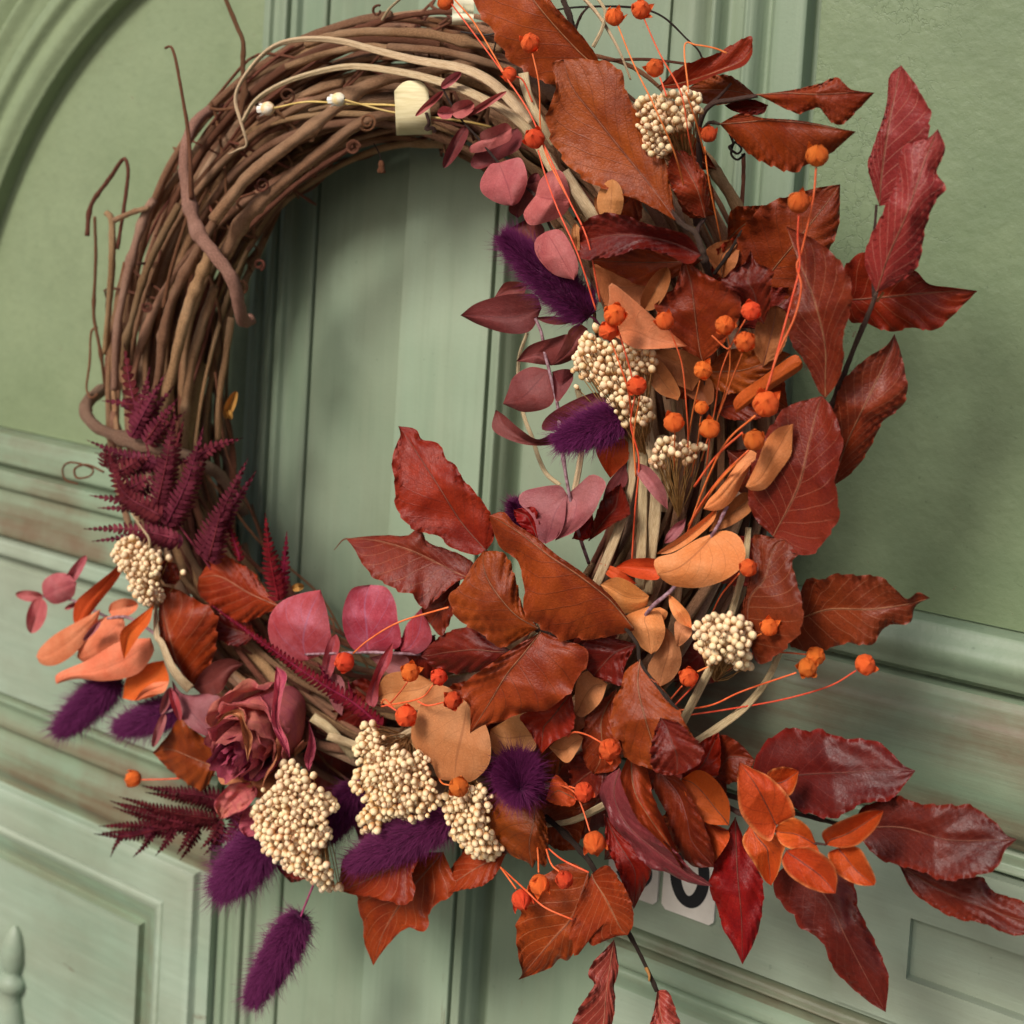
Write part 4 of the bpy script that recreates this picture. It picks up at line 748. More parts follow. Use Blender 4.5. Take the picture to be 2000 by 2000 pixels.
s = beech('lone ribbed orange brown beech leaf beside the dried rose', (374, 1342, 98))
leaf(s, 'rust', (376, 1344), (318, 1144), [(354, 1312), (328, 1278), (312, 1240), (309, 1200), (314, 1165)], [(400, 1312), (417, 1286), (425, 1240), (421, 1204), (405, 1186), (385, 1174), (354, 1154)], [(346, 1296), (324, 1220), (318, 1180)], (94, 102, 98), (2, -9), nv=9, ripple=0.8)
s = beech('dark rust beech leaf in shade between the ferns and the pink round leaves', (540, 1180, 82))
leaf(s, 'rust', (545, 1184), (388, 1128), [(510, 1140), (496, 1118), (457, 1094), (424, 1080)], [(520, 1198), (475, 1216), (436, 1202), (404, 1176), (386, 1154)], [(490, 1160), (430, 1126)], (88, 92, 92), (-4, -6), nv=8, ripple=0.9)
leaf(s, 'dred', (500, 1240), (410, 1200), [(480, 1205), (440, 1196)], [(470, 1262), (430, 1250)], None, (80, 82, 80), (2, 2), nv=7)
leaf(s, 'dred', (322, 1140), (343, 1100), [(310, 1120), (320, 1096)], [(346, 1140), (350, 1118)], None, (100, 102, 100), (1, 1), nv=5)
s = beech('brown beech leaf tucked below the purple tails left of the dried rose', (420, 1500, 90))
leaf(s, 'brown', (424, 1500), (298, 1470), [(424, 1454), (374, 1425), (348, 1404), (332, 1430), (306, 1462)], [(400, 1540), (374, 1535), (348, 1519), (324, 1498), (308, 1480)], [(380, 1482), (333, 1464)], (88, 94, 88), (4, -5), nv=7, ripple=0.7)
leaf(s, 'dred', (590, 1690), (568, 1724), [(560, 1690), (540, 1694)], [(600, 1708), (588, 1720)], None, (84, 84, 82), (1, 1), nv=5)

# dark filler leaves added to stand in for deep shade behind the flowers
s = beech('shaded dark red leaves deep behind the cream bud clusters along the bottom', (800, 1500, 40))
for b_, t_, L_, R_, dd in (((700, 1380), (600, 1560), [(620, 1400), (590, 1480)], [(720, 1470), (670, 1560)], 52), ((860, 1500), (700, 1640), [(760, 1500), (690, 1570)], [(860, 1600), (790, 1660)], 56),
                          ((1010, 1400), (880, 1560), [(930, 1400), (880, 1480)], [(1020, 1500), (960, 1580)], 60), ((1200, 1440), (1070, 1600), [(1100, 1430), (1050, 1520)], [(1210, 1560), (1140, 1640)], 58),
                          ((760, 1340), (650, 1420), [(690, 1330)], [(750, 1420)], 60), ((1100, 1580), (960, 1640), [(1020, 1560)], [(1060, 1660)], 60), ((1330, 1380), (1230, 1560), [(1250, 1400)], [(1350, 1500)], 60), ((1420, 1240), (1290, 1330), [(1340, 1220)], [(1400, 1330)], 50), ((600, 1560), (560, 1690), [(540, 1600)], [(640, 1650)], 60)):
    leaf(s, 'dred', b_, t_, L_, R_, None, (dd, dd + 4, dd), (5, -5), nv=8)

s = beech('brown leaves filling the mass between the upper cream buds and the red leaf', (1390, 480, 60))
for m_, b_, t_, L_, R_, dd in (('brown', (1400, 330), (1290, 250), [(1350, 260)], [(1350, 330), (1300, 300)], 78), ('rust', (1400, 420), (1300, 330), [(1380, 340)], [(1340, 420)], 82), ('brown', (1420, 470), (1500, 400), [(1430, 410)], [(1490, 460)], 76),
        ('rust', (1380, 560), (1480, 470), [(1400, 490), (1440, 460)], [(1450, 550), (1490, 510)], 84), ('brown', (1300, 560), (1180, 470), [(1260, 470)], [(1220, 560)], 84), ('dred', (1440, 640), (1560, 560), [(1470, 570)], [(1540, 640)], 80),
        ('brown', (1400, 680), (1300, 780), [(1310, 690)], [(1400, 770)], 78), ('rust', (1440, 720), (1540, 800), [(1520, 720)], [(1450, 800)], 74), ('dred', (1420, 880), (1520, 960), [(1500, 880)], [(1440, 960)], 72), ('dred', (1400, 1040), (1490, 1150), [(1480, 1060)], [(1400, 1130)], 70), ('brown', (1250, 360), (1180, 440), [(1170, 380)], [(1250, 430)], 84)):
    leaf(s, m_, b_, t_, L_, R_, None, (dd, dd + 5, dd), (5, -5), nv=8)
s = beech('brown leaves packed behind the folded leaf and cream buds in the lower middle', (1150, 1450, 60))
for m_, b_, t_, L_, R_, dd in (('brown', (1120, 1450), (1010, 1500), [(1060, 1430)], [(1080, 1520)], 80), ('rust', (1170, 1560), (1060, 1620), [(1100, 1540)], [(1130, 1640)], 78), ('dred', (1260, 1560), (1180, 1680), [(1190, 1590)], [(1270, 1660)], 80), ('brown', (1340, 1560), (1290, 1680), [(1290, 1600)], [(1370, 1640)], 88),
        ('rust', (960, 1330), (860, 1420), [(880, 1340)], [(950, 1420)], 82), ('brown', (1240, 1380), (1150, 1480), [(1160, 1400)], [(1240, 1470)], 84), ('dred', (1000, 1560), (900, 1680), [(920, 1580)], [(1000, 1660)], 74), ('dred', (850, 1240), (760, 1330), [(780, 1250)], [(850, 1320)], 76), ('rust', (1330, 1440), (1420, 1560), [(1410, 1450)], [(1340, 1550)], 82), ('dred', (1200, 1160), (1110, 1260), [(1120, 1170)], [(1200, 1250)], 80)):
    leaf(s, m_, b_, t_, L_, R_, None, (dd, dd + 5, dd), (5, -5), nv=8)

# ------------------------------------------------------------------ eucalyptus sprigs
def euc(label, at_): return thing('eucalyptus_sprig', label, 'leaf sprig', at(*at_), 'dyed eucalyptus sprigs')
s = euc('dusty pink round-leaved eucalyptus sprig inside the top of the ring', (1120, 560, 96))
oval(s, 'pink', (866, 178), (811, 227), 7, d=(110, 112, 110)); oval(s, 'pink', (862, 172), (901, 141), 10, 8, d=(110, 113, 112))
oval(s, 'pink', (882, 222), (926, 202), 17, 17, d=(110, 112, 110), full=0.4); oval(s, 'pink', (884, 222), (854, 220), 12, 14, d=(110, 112, 110), full=0.6)
oval(s, 'pink', (912, 226), (990, 178), 7, d=(108, 112, 112)); oval(s, 'plum', (912, 246), (866, 328), 13, d=(106, 110, 112))
poly(s, 'pink', (938, 274), (1000, 250), [(940, 258), (968, 246), (988, 240)], [(918, 286), (920, 298), (945, 296), (982, 282), (999, 270)], [(960, 270)], (110, 114, 112), (3, -3))
poly(s, 'plum', (975, 312), (1010, 250), [(940, 330), (919, 322), (932, 294), (970, 264)], [(1012, 292), (1020, 266)], None, (102, 104, 102), (3, 3))
poly(s, 'pink', (974, 318), (1000, 402), [(957, 322), (939, 352), (940, 374), (958, 390), (982, 400)], [(1000, 310), (1018, 310), (1029, 338), (1028, 364), (1014, 394)], [(985, 345), (994, 370)], (112, 118, 116), (-4, -4))
poly(s, 'plum', (1040, 372), (1012, 426), [(1026, 362), (1000, 392), (994, 412)], [(1052, 352), (1048, 372), (1032, 406)], None, (104, 106, 104), (3, 3))
oval(s, 'plum', (1036, 368), (1050, 338), 12, d=(102, 104, 102))
poly(s, 'pink', (1046, 382), (1114, 392), [(1056, 350), (1081, 331), (1100, 338), (1111, 366)], [(1024, 412), (1026, 430), (1042, 440), (1092, 425), (1110, 408)], [(1070, 388)], (112, 118, 114), (-4, -4))
poly(s, 'pink', (1066, 452), (1121, 547), [(1046, 468), (1045, 490), (1056, 511), (1082, 536)], [(1090, 448), (1106, 462), (1126, 503), (1129, 530)], [(1084, 480), (1104, 516)], (114, 120, 118), (-4, -4))
poly(s, 'plum', (1050, 478), (1032, 426), [(1016, 470), (994, 450)], [(1064, 456), (1056, 436)], None, (104, 105, 104), (3, 3))
stem(s, [(864, 172, 110), (882, 205, 110), (906, 240, 110), (936, 272, 110), (972, 316, 110), (1010, 354, 110), (1044, 381, 110), (1070, 432, 110), (1096, 490, 106), (1130, 570, 96)], 2, 3.4, 'darktwig')

s = euc('dark plum eucalyptus sprig with paired pointed leaves beside the purple tails', (1112, 968, 98))
poly(s, 'plum', (1058, 602), (899, 616), [(1048, 578), (1029, 573), (985, 576), (931, 592)], [(1036, 646), (991, 651), (939, 636)], [(1000, 620), (940, 617)], (100, 106, 104), (3, -3))
poly(s, 'plum', (1030, 556), (966, 580), [(1010, 550), (985, 553)], [(1020, 578), (990, 582)], None, (92, 94, 92), (1, 1))
poly(s, 'plum', (1042, 620), (1136, 624), [(1080, 618)], [(1070, 632), (1100, 634)], None, (100, 101, 98), (2, 2))
poly(s, 'plum', (1078, 714), (1008, 706), [(1112, 656), (1080, 660), (1034, 675)], [(1056, 712), (1030, 708)], [(1050, 694)], (100, 104, 102), (4, -2))
poly(s, 'plum', (1076, 714), (1148, 642), [(1090, 690), (1106, 660), (1112, 644), (1132, 633)], [(1098, 711), (1124, 698), (1142, 672)], None, (102, 106, 102), (2, -3))
poly(s, 'plum', (1070, 722), (982, 789), [(1035, 717), (1003, 736), (992, 764)], [(1082, 760), (1080, 786), (1060, 800), (1024, 805), (998, 796)], [(1044, 752), (1020, 776)], (102, 107, 104), (-3, -3))
poly(s, 'plum', (1078, 726), (1120, 730), [(1086, 783), (1102, 771), (1118, 745)], [(1098, 721), (1114, 722)], None, (104, 105, 102), (2, 2))
poly(s, 'plum', (1120, 830), (1178, 772), [(1082, 841), (1058, 838), (1068, 814), (1107, 788), (1158, 767)], [(1150, 822), (1182, 797)], None, (100, 104, 100), (3, 3))
poly(s, 'plum', (1086, 858), (968, 800), [(1076, 869), (1029, 869), (985, 855), (961, 836)], [(1080, 846), (1050, 858), (1016, 838), (986, 812)], [(1040, 864), (990, 836)], (98, 104, 102), (2, 4))
poly(s, 'mauve', (1108, 966), (1066, 1062), [(1092, 948), (1045, 953), (1018, 963), (1014, 982), (1034, 1002), (1045, 1020), (1052, 1054)], [(1106, 984), (1102, 1020), (1090, 1048)], [(1086, 1000), (1074, 1040)], (106, 110, 108), (2, 2))
poly(s, 'mauve', (1108, 966), (1084, 1056), [(1102, 1000), (1094, 1030)], [(1132, 945), (1154, 927), (1175, 933), (1184, 948), (1174, 970), (1158, 1003), (1126, 1036)], [(1126, 984), (1110, 1030)], (106, 110, 108), (2, 2))
poly(s, 'plum', (1165, 1040), (1222, 905), [(1176, 980), (1186, 946), (1204, 922)], [(1196, 1000), (1214, 960), (1226, 938)], None, (98, 100, 98), (2, 2))
poly(s, 'mauve', (1240, 902), (1305, 996), [(1244, 926), (1262, 952), (1282, 976)], [(1272, 916), (1299, 955)], None, (112, 114, 110), (2, 2))
poly(s, 'mauve', (1340, 1012), (1296, 1062), [(1318, 1024), (1302, 1044)], [(1334, 1036), (1316, 1056)], None, (104, 106, 104), (2, 2))
stem(s, [(1046, 622, 100), (1058, 652, 101), (1064, 690, 102), (1072, 720, 103), (1082, 762, 104), (1090, 798, 104), (1098, 880, 104), (1113, 970, 107), (1130, 1040, 96), (1150, 1100, 84)], 3.2, 3.6, 'eucstem')
s = beech('dark red curled beech leaf tucked under the mauve heart shaped leaf', (1165, 1050, 96))
leaf(s, 'dred', (1150, 1056), (1212, 944), [(1160, 1018), (1174, 978), (1196, 956)], [(1160, 1050), (1200, 1022), (1230, 1004), (1222, 968)], None, (98, 104, 104), (4, 6), nv=7, ripple=0.8)
leaf(s, 'red', (1050, 1058), (1003, 996), [(1020, 1032), (1006, 1010)], [(1054, 1030), (1046, 993), (1022, 992)], None, (108, 110, 108), (2, 2), nv=5)
leaf(s, 'red', (1118, 1052), (1160, 1018), [(1130, 1020), (1152, 990)], [(1140, 1056), (1156, 1044)], None, (92, 94, 92), (2, 2), nv=5)

s = euc('bright peach orange eucalyptus sprig with a large round leaf right of centre', (1250, 1260, 96))
poly(s, 'peach', (1484, 888), (1374, 994), [(1460, 880), (1434, 914), (1404, 955), (1384, 976)], [(1458, 926), (1438, 968), (1416, 991), (1394, 998)], [(1440, 930), (1404, 972)], (108, 116, 114), (-3, -4))
poly(s, 'peach', (1456, 950), (1549, 828), [(1480, 900), (1496, 860), (1520, 836)], [(1468, 958), (1496, 954), (1522, 922), (1544, 890), (1547, 864)], None, (116, 122, 122), (-4, -3))
poly(s, 'tandark', (1384, 1038), (1474, 966), [(1404, 1000), (1428, 978), (1452, 962)], [(1420, 1030), (1460, 1005), (1477, 980)], None, (102, 104, 102), (3, 3))
poly(s, 'peach', (1396, 1041), (1284, 1122), [(1360, 1054), (1318, 1079), (1286, 1088), (1277, 1100)], [(1418, 1036), (1442, 1046), (1455, 1070), (1455, 1092), (1445, 1112), (1411, 1135), (1365, 1148), (1318, 1145), (1296, 1134)], [(1368, 1072), (1326, 1108)], (116, 124, 122), (-2, -5))
poly(s, 'peach', (1402, 990), (1282, 1082), [(1368, 1018), (1326, 1050), (1296, 1070)], [(1392, 1020), (1352, 1056), (1312, 1079)], None, (108, 112, 112), (4, 2))
poly(s, 'dorange', (1290, 1112), (1202, 1108), [(1282, 1092), (1232, 1092)], [(1284, 1132), (1240, 1128)], None, (104, 107, 104), (3, 3))
poly(s, 'peach', (1268, 1164), (1172, 1142), [(1236, 1140), (1210, 1128), (1190, 1131)], [(1262, 1184), (1232, 1198), (1206, 1190), (1186, 1160)], None, (100, 105, 102), (2, -3))
poly(s, 'dorange', (1244, 1140), (1172, 1100), [(1216, 1116), (1196, 1106)], [(1220, 1140), (1186, 1124)], None, (96, 98, 96), (1, 1))
poly(s, 'peach', (1268, 1184), (1272, 1278), [(1222, 1204), (1232, 1230), (1250, 1262)], [(1288, 1194), (1298, 1220), (1298, 1242), (1286, 1268)], None, (102, 108, 106), (-3, -3))
poly(s, 'tan', (1296, 1222), (1288, 1343), [(1288, 1262), (1266, 1300), (1270, 1330)], [(1312, 1236), (1328, 1266), (1330, 1298), (1314, 1326)], None, (94, 98, 96), (-3, -3))
poly(s, 'peach', (1306, 1160), (1352, 1228), [(1308, 1186), (1324, 1214)], [(1324, 1174), (1346, 1200)], None, (104, 107, 104), (2, 2))
poly(s, 'tan', (1352, 1224), (1324, 1264), [(1330, 1212), (1318, 1216), (1318, 1244)], [(1350, 1240), (1336, 1256)], None, (100, 101, 98), (1, 1))
poly(s, 'peach', (1290, 1186), (1276, 1218), [(1274, 1190), (1268, 1206)], [(1304, 1196), (1296, 1212)], None, (98, 99, 98), (1, 1))
stem(s, [(1436, 960, 104), (1416, 998, 108), (1393, 1042, 117), (1350, 1100, 100), (1314, 1150, 106), (1273, 1186, 108), (1244, 1230, 98)], 3, 4.4, 'eucstem')
s = euc('tan and orange eucalyptus leaves behind the seed pods right of centre', (1300, 700, 90))
poly(s, 'dorange', (1436, 800), (1567, 708), [(1432, 786), (1446, 766), (1492, 734), (1541, 698), (1558, 694)], [(1440, 806), (1481, 776), (1520, 752), (1564, 722)], [(1490, 756), (1540, 722)], (106, 110, 108), (-2, -6))
poly(s, 'salmon', (1196, 656), (1343, 676), [(1181, 622), (1190, 586), (1192, 552), (1236, 584), (1290, 632)], [(1206, 660), (1240, 680), (1290, 681)], [(1230, 644), (1280, 664)], (116, 124, 116), (4, 2))
poly(s, 'tandark', (1180, 596), (1266, 560), [(1164, 556), (1160, 516), (1200, 528), (1246, 536)], [(1210, 600), (1250, 596)], None, (104, 106, 104), (3, 3))
oval(s, 'tandark', (1258, 606), (1304, 522), 20, 22, d=(114, 118, 116), e=(4, 4))
poly(s, 'tandark', (1266, 686), (1352, 764), [(1280, 716), (1312, 746)], [(1310, 682), (1370, 694), (1374, 724)], None, (98, 101, 98), (3, 3))
poly(s, 'tan', (1262, 700), (1324, 782), [(1256, 724), (1268, 746), (1290, 770)], [(1284, 700), (1308, 726), (1328, 764)], None, (102, 104, 102), (3, 3))
poly(s, 'tandark', (1316, 716), (1382, 794), [(1316, 744), (1346, 774)], [(1356, 720), (1390, 744), (1394, 780)], None, (94, 96, 94), (3, 3))
poly(s, 'dorange', (1222, 856), (1192, 934), [(1186, 862), (1164, 876), (1174, 906)], [(1230, 876), (1226, 900), (1208, 918)], None, (96, 98, 96), (2, 2))
oval(s, 'tan', (1192, 430), (1196, 350), 28, 24, d=(120, 123, 121), e=(-3, -3)); oval(s, 'tan', (1178, 424), (1164, 384), 9, d=(116, 118, 116))
oval(s, 'tan', (1128, 490), (1124, 436), 10, d=(106, 108, 106))
s = euc('tan round eucalyptus leaves between brown leaves and cream buds in the lower middle', (905, 1380, 100))
poly(s, 'tan', (912, 1372), (888, 1526), [(870, 1340), (836, 1345), (816, 1390), (803, 1425), (810, 1460), (843, 1492), (856, 1520)], [(938, 1400), (952, 1424), (959, 1460), (953, 1496), (922, 1526)], [(905, 1424), (892, 1480)], (108, 114, 110), (-4, -4))
poly(s, 'tan', (846, 1332), (734, 1362), [(800, 1312), (752, 1320)], [(836, 1378), (792, 1388), (750, 1374)], None, (98, 102, 98), (3, 3))
poly(s, 'tan', (1040, 1434), (958, 1424), [(1036, 1400), (1010, 1396)], [(1046, 1462), (1010, 1484), (976, 1482), (956, 1450)], None, (96, 98, 96), (2, 2))
poly(s, 'tan', (1140, 1440), (1072, 1460), [(1118, 1430), (1090, 1444)], [(1128, 1466), (1106, 1490)], None, (98, 99, 96), (2, 2))
poly(s, 'tan', (1186, 1336), (1122, 1394), [(1150, 1310), (1126, 1334)], [(1172, 1372), (1140, 1400)], None, (98, 100, 98), (2, 2))
poly(s, 'tandark', (1140, 1392), (1124, 1436), [(1112, 1400)], [(1142, 1416)], None, (94, 95, 94), (1, 1))

s = euc('salmon and orange eucalyptus leaves at the far left of the wreath', (300, 1290, 80))
poly(s, 'dorange', (150, 1222), (240, 1088), [(143, 1210), (148, 1176), (180, 1146), (222, 1112)], [(166, 1214), (190, 1182), (228, 1134), (240, 1108)], [(166, 1186), (212, 1130)], (86, 92, 92), (3, -3))
poly(s, 'salmon', (196, 1190), (71, 1282), [(174, 1202), (112, 1236), (80, 1264)], [(186, 1222), (150, 1272), (112, 1298), (82, 1298)], None, (92, 98, 96), (-3, -3))
poly(s, 'salmon', (240, 1198), (150, 1284), [(190, 1212), (158, 1254)], [(244, 1246), (206, 1286), (168, 1294)], None, (88, 94, 90), (-3, -3))
poly(s, 'salmon', (294, 1246), (110, 1336), [(236, 1252), (170, 1290), (112, 1316)], [(300, 1274), (268, 1316), (206, 1330), (150, 1326)], None, (94, 100, 96), (-3, -4))
oval(s, 'salmon', (212, 1194), (270, 1180), 18, 18, d=(84, 87, 84))
poly(s, 'dorange', (242, 1288), (300, 1182), [(236, 1262), (236, 1234), (260, 1212)], [(272, 1242), (292, 1216)], None, (104, 108, 104), (2, 3))
poly(s, 'dorange', (320, 1290), (239, 1364), [(290, 1296), (250, 1318)], [(330, 1330), (312, 1354), (268, 1368)], None, (84, 88, 86), (3, 3))
poly(s, 'salmon', (330, 1330), (262, 1370), [(300, 1334), (276, 1350)], [(320, 1352), (290, 1358)], None, (92, 94, 92), (1, 1))
oval(s, 'mauve', (196, 1214), (162, 1252), 6, d=(102, 103, 102))
stem(s, [(210, 1208, 96), (250, 1206, 96), (300, 1236, 90), (350, 1280, 82)], 2.5, 3.5, 'eucstem')
s = euc('small pale pink eucalyptus tip at the far left edge of the wreath', (200, 1200, 72))
poly(s, 'pink', (84, 1166), (150, 1138), [(83, 1138), (104, 1121), (132, 1121)], [(108, 1180), (142, 1166)], None, (84, 88, 86), (-3, -3))
oval(s, 'pink', (126, 1150), (169, 1085), 12, 10, d=(82, 85, 83)); oval(s, 'pink', (84, 1166), (30, 1160), 12, 10, d=(84, 86, 84)); oval(s, 'pink', (80, 1168), (60, 1237), 20, 18, d=(86, 89, 86)); oval(s, 'pink', (150, 1178), (126, 1190), 5, d=(82, 83, 82))
stem(s, [(84, 1166, 84), (140, 1172, 82), (210, 1206, 76)], 2, 3, 'eucstem')

s = euc('crimson pink round eucalyptus leaves standing in a row inside the bottom of the ring', (820, 1276, 84))
poly(s, 'crimson', (600, 1290), (626, 1152), [(565, 1292), (535, 1266), (524, 1237), (528, 1201), (552, 1173), (592, 1158)], [(632, 1276), (646, 1250), (644, 1225), (638, 1190)], [(592, 1250), (604, 1200)], (90, 96, 94), (-4, -4))
poly(s, 'crimson', (718, 1276), (722, 1142), [(690, 1268), (672, 1235), (669, 1196), (679, 1162), (692, 1147)], [(776, 1266), (783, 1240), (777, 1212), (772, 1176), (754, 1147)], [(716, 1230), (712, 1180)], (92, 98, 96), (5, -5))
poly(s, 'crimson', (784, 1274), (824, 1186), [(782, 1262), (792, 1224), (808, 1204)], [(818, 1276), (843, 1250), (836, 1212)], None, (88, 92, 92), (-3, -3))
poly(s, 'crimson', (628, 1332), (657, 1238), [(630, 1290), (642, 1250)], [(648, 1318), (662, 1270), (663, 1252)], None, (94, 96, 94), (2, 2))
poly(s, 'mauve', (668, 1398), (640, 1312), [(650, 1380), (634, 1336)], [(674, 1350), (666, 1322)], None, (92, 93, 92), (2, 2))
poly(s, 'crimson', (730, 1382), (768, 1254), [(714, 1368), (726, 1326), (744, 1284)], [(738, 1368), (742, 1330), (764, 1290)], None, (100, 103, 100), (2, 2))
poly(s, 'mauve', (722, 1284), (800, 1318), [(760, 1276), (796, 1284)], [(746, 1306), (776, 1324)], None, (86, 87, 86), (2, 2))
stem(s, [(596, 1278, 92), (650, 1276, 95), (720, 1274, 95), (770, 1276, 92), (822, 1278, 84)], 2.2, 3, 'eucstem')
s = euc('plum eucalyptus leaves cupping the dried rose on its left', (400, 1380, 90))
poly(s, 'plum', (376, 1342), (476, 1297), [(392, 1316), (418, 1293), (449, 1286)], [(400, 1358), (430, 1352), (452, 1318)], None, (94, 98, 94), (5, -2))
poly(s, 'mauve', (336, 1328), (432, 1450), [(342, 1376), (358, 1407), (385, 1430)], [(360, 1356), (420, 1356), (438, 1382), (438, 1420)], [(372, 1390)], (94, 99, 96), (4, -4))
oval(s, 'crimson', (333, 1346), (352, 1408), 10, 8, d=(102, 104, 102)); oval(s, 'mauve', (335, 1342), (314, 1396), 9, d=(96, 98, 96)); oval(s, 'mauve', (322, 1394), (298, 1460), 9, d=(96, 98, 96))
stem(s, [(318, 1394, 96), (344, 1384, 96), (380, 1372, 92)], 2.2, 3, 'eucstem')

# ------------------------------------------------------------------ ferns
def pinna(parent, pts, w, mat, n=None, sparse=1.0, droop=0.25, fat=0.46, name='pinna', pitch=9.5):
    """one feathered blade: a rachis with paired leaflets; pts (px, py, d), w = leaflet length in px at the base"""
    q = np.array(pts, float); L = np.linalg.norm(np.diff(q[:, :2], axis=0), axis=1).sum(); w = w * 1.4
    n = n or max(6, int(L / (pitch * sparse))); s = spline(pts, n + 1); T = np.gradient(s[:, :2], axis=0); T /= np.linalg.norm(T, axis=1)[:, None]; N = np.stack([-T[:, 1], T[:, 0]], 1)
    V = []; F = []; rg = random.Random(int(pts[0][0] + pts[0][1]))
    for i in range(n + 1):
        t = i / n; g = w * (1.0 - t ** 1.15) * (0.7 + 0.3 * min(1, t * 6)) + 1.0
        for sd in (-1, 1):
            ln = g * rg.uniform(0.86, 1.1); b = s[i, :2]; hw = L / n * fat * rg.uniform(0.85, 1.1); d0 = s[i, 2]; lift = rg.uniform(-1.5, 2.0); row = []
            for f, ww, fw in ((0.0, 0.75, 0.0), (0.3, 1.0, 0.12), (0.6, 0.85, 0.30), (0.85, 0.5, 0.50), (1.0, 0.08, 0.62)):
                c = b + N[i] * sd * ln * f * 0.94 + T[i] * ln * fw * 0.62; row.append((c + T[i] * hw * ww, c - T[i] * hw * ww, d0 + lift * f - droop * ln * 0.2 * f * f))
            k = len(V)
            pp = np.array([x for r in row for x in (r[0], r[1])]); dd = np.array([x for r in row for x in (r[2] + 0.5, r[2] - 0.5)])
            V.extend(P(pp[:, 0], pp[:, 1], dd).tolist())
            for j in range(4): F.append((k + 2 * j, k + 2 * j + 1, k + 2 * j + 3, k + 2 * j + 2))
    o = mesh_obj(name, V, F, mat, parent, smooth=False)
    tube('rachis', [tuple(x) for x in s[::2]], 3.2, 0.9, mat, o, sides=5, n=max(6, n))
    return o
fern = thing('fern_frond', 'burgundy fern frond lying over the left side of the vine ring', 'fern', at(400, 1090, 80), 'burgundy ferns')
for pts, w in ((((392, 1082, 98), (440, 985, 104), (483, 898, 104)), 23), (((326, 1024, 104), (366, 940, 110), (396, 838, 108)), 23), (((306, 990, 106), (326, 900, 112), (342, 798, 110)), 22),
               (((312, 1006, 108), (240, 960, 112), (207, 872, 108)), 22), (((345, 1052, 108), (260, 1034, 106), (167, 1033, 98)), 18), (((386, 892, 104), (420, 872, 104), (471, 856, 100)), 13),
               (((310, 905, 104), (240, 888, 102), (173, 861, 96)), 15), (((280, 842, 104), (256, 760, 104), (243, 676, 100)), 22), (((262, 830, 106), (282, 770, 106), (292, 720, 104)), 13),
               (((258, 852, 108), (290, 790, 108), (321, 733, 106)), 17), (((285, 862, 110), (318, 815, 110), (344, 782, 108)), 16), (((262, 792, 104), (232, 786, 104), (202, 783, 100)), 9),
               (((408, 1092, 102), (424, 1030, 104), (436, 978, 104)), 19), (((232, 922, 106), (262, 905, 106), (292, 892, 104)), 18), (((250, 955, 106), (280, 940, 106), (300, 930, 104)), 20),
               (((204, 910, 98), (206, 895, 98), (208, 868, 96)), 14), (((300, 985, 100), (240, 978, 100), (178, 968, 96)), 14), (((330, 1060, 98), (300, 1030, 100), (280, 1000, 100)), 20), (((395, 885, 100), (365, 900, 102), (345, 905, 102)), 12)):
    pinna(fern, pts, w, 'fern', sparse=1.5 if pts[0][1] == 842 else 1.0)
    if w > 13 and pts[0][1] != 842: pinna(fern, tuple((x + 16 * (1 if i == 2 else 0.6), y + 9 * i + 6, d_ - 7) for i, (x, y, d_) in enumerate(pts)), w * 0.85, 'fern')
tube('stem', [(440, 1150, 84), (390, 1080, 94), (335, 1000, 100), (290, 880, 102), (262, 790, 102)], 2.6, 1.6, 'fern', fern)
pinna(fern, ((470, 1092, 92), (452, 1040, 94), (440, 1000, 94)), 9, 'ferncrim')
fern = thing('fern_frond', 'small upright crimson fern tip inside the left bottom of the ring', 'fern', at(545, 1170, 80), 'burgundy ferns')
pinna(fern, ((544, 1170, 92), (528, 1090, 96), (518, 1006, 96)), 20, 'ferncrim', droop=0.6); pinna(fern, ((550, 1160, 88), (556, 1100, 92), (560, 1042, 92)), 13, 'ferncrim', droop=0.6)
fern = thing('fern_frond', 'dark red feathery fern spike lying across behind the rose and pink leaves', 'fern', at(740, 1410, 84), 'burgundy ferns')
pinna(fern, ((742, 1416, 98), (690, 1372, 102), (620, 1330, 104), (520, 1260, 104), (408, 1178, 102)), 17, 'ferncrim', droop=0.2)
pinna(fern, ((716, 1404, 98), (690, 1366, 100), (680, 1330, 100)), 10, 'ferncrim'); pinna(fern, ((660, 1370, 98), (640, 1330, 100), (622, 1296, 100)), 10, 'ferncrim')
fern = thing('fern_frond', 'dark flat fern frond sticking out below the rose at the lower left', 'fern', at(480, 1590, 74), 'burgundy ferns')
for pts, w in ((((470, 1592, 84), (420, 1560, 84), (350, 1548, 82), (281, 1536, 80)), 22), (((420, 1600, 84), (340, 1588, 82), (235, 1557, 78)), 16), (((380, 1612, 82), (300, 1594, 80), (218, 1565, 76)), 15),
               (((330, 1618, 80), (270, 1612, 78), (196, 1614, 74)), 12), (((300, 1622, 80), (250, 1634, 78), (187, 1629, 74)), 10), (((470, 1600, 82), (450, 1630, 82), (424, 1651, 80)), 14),
               (((430, 1604, 82), (420, 1630, 80), (394, 1656, 78)), 13), (((382, 1612, 80), (366, 1640, 78), (347, 1666, 76)), 11), (((340, 1616, 80), (326, 1644, 78), (306, 1669, 74)), 9), (((300, 1622, 78), (284, 1650, 76), (262, 1672, 74)), 8), (((240, 1630, 76), (226, 1650, 74), (217, 1671, 72)), 5)):
    pinna(fern, pts, w * 1.1, 'ferndark', fat=0.5, pitch=7.5)
    if w > 10: pinna(fern, tuple((x + 6, y + 12, d_ - 5) for x, y, d_ in pts), w * 0.85, 'ferndark', fat=0.5, pitch=7.5)
tube('stem', [(490, 1580, 84), (400, 1604, 82), (300, 1622, 80), (200, 1628, 75)], 2.4, 1.0, 'ferndark', fern)

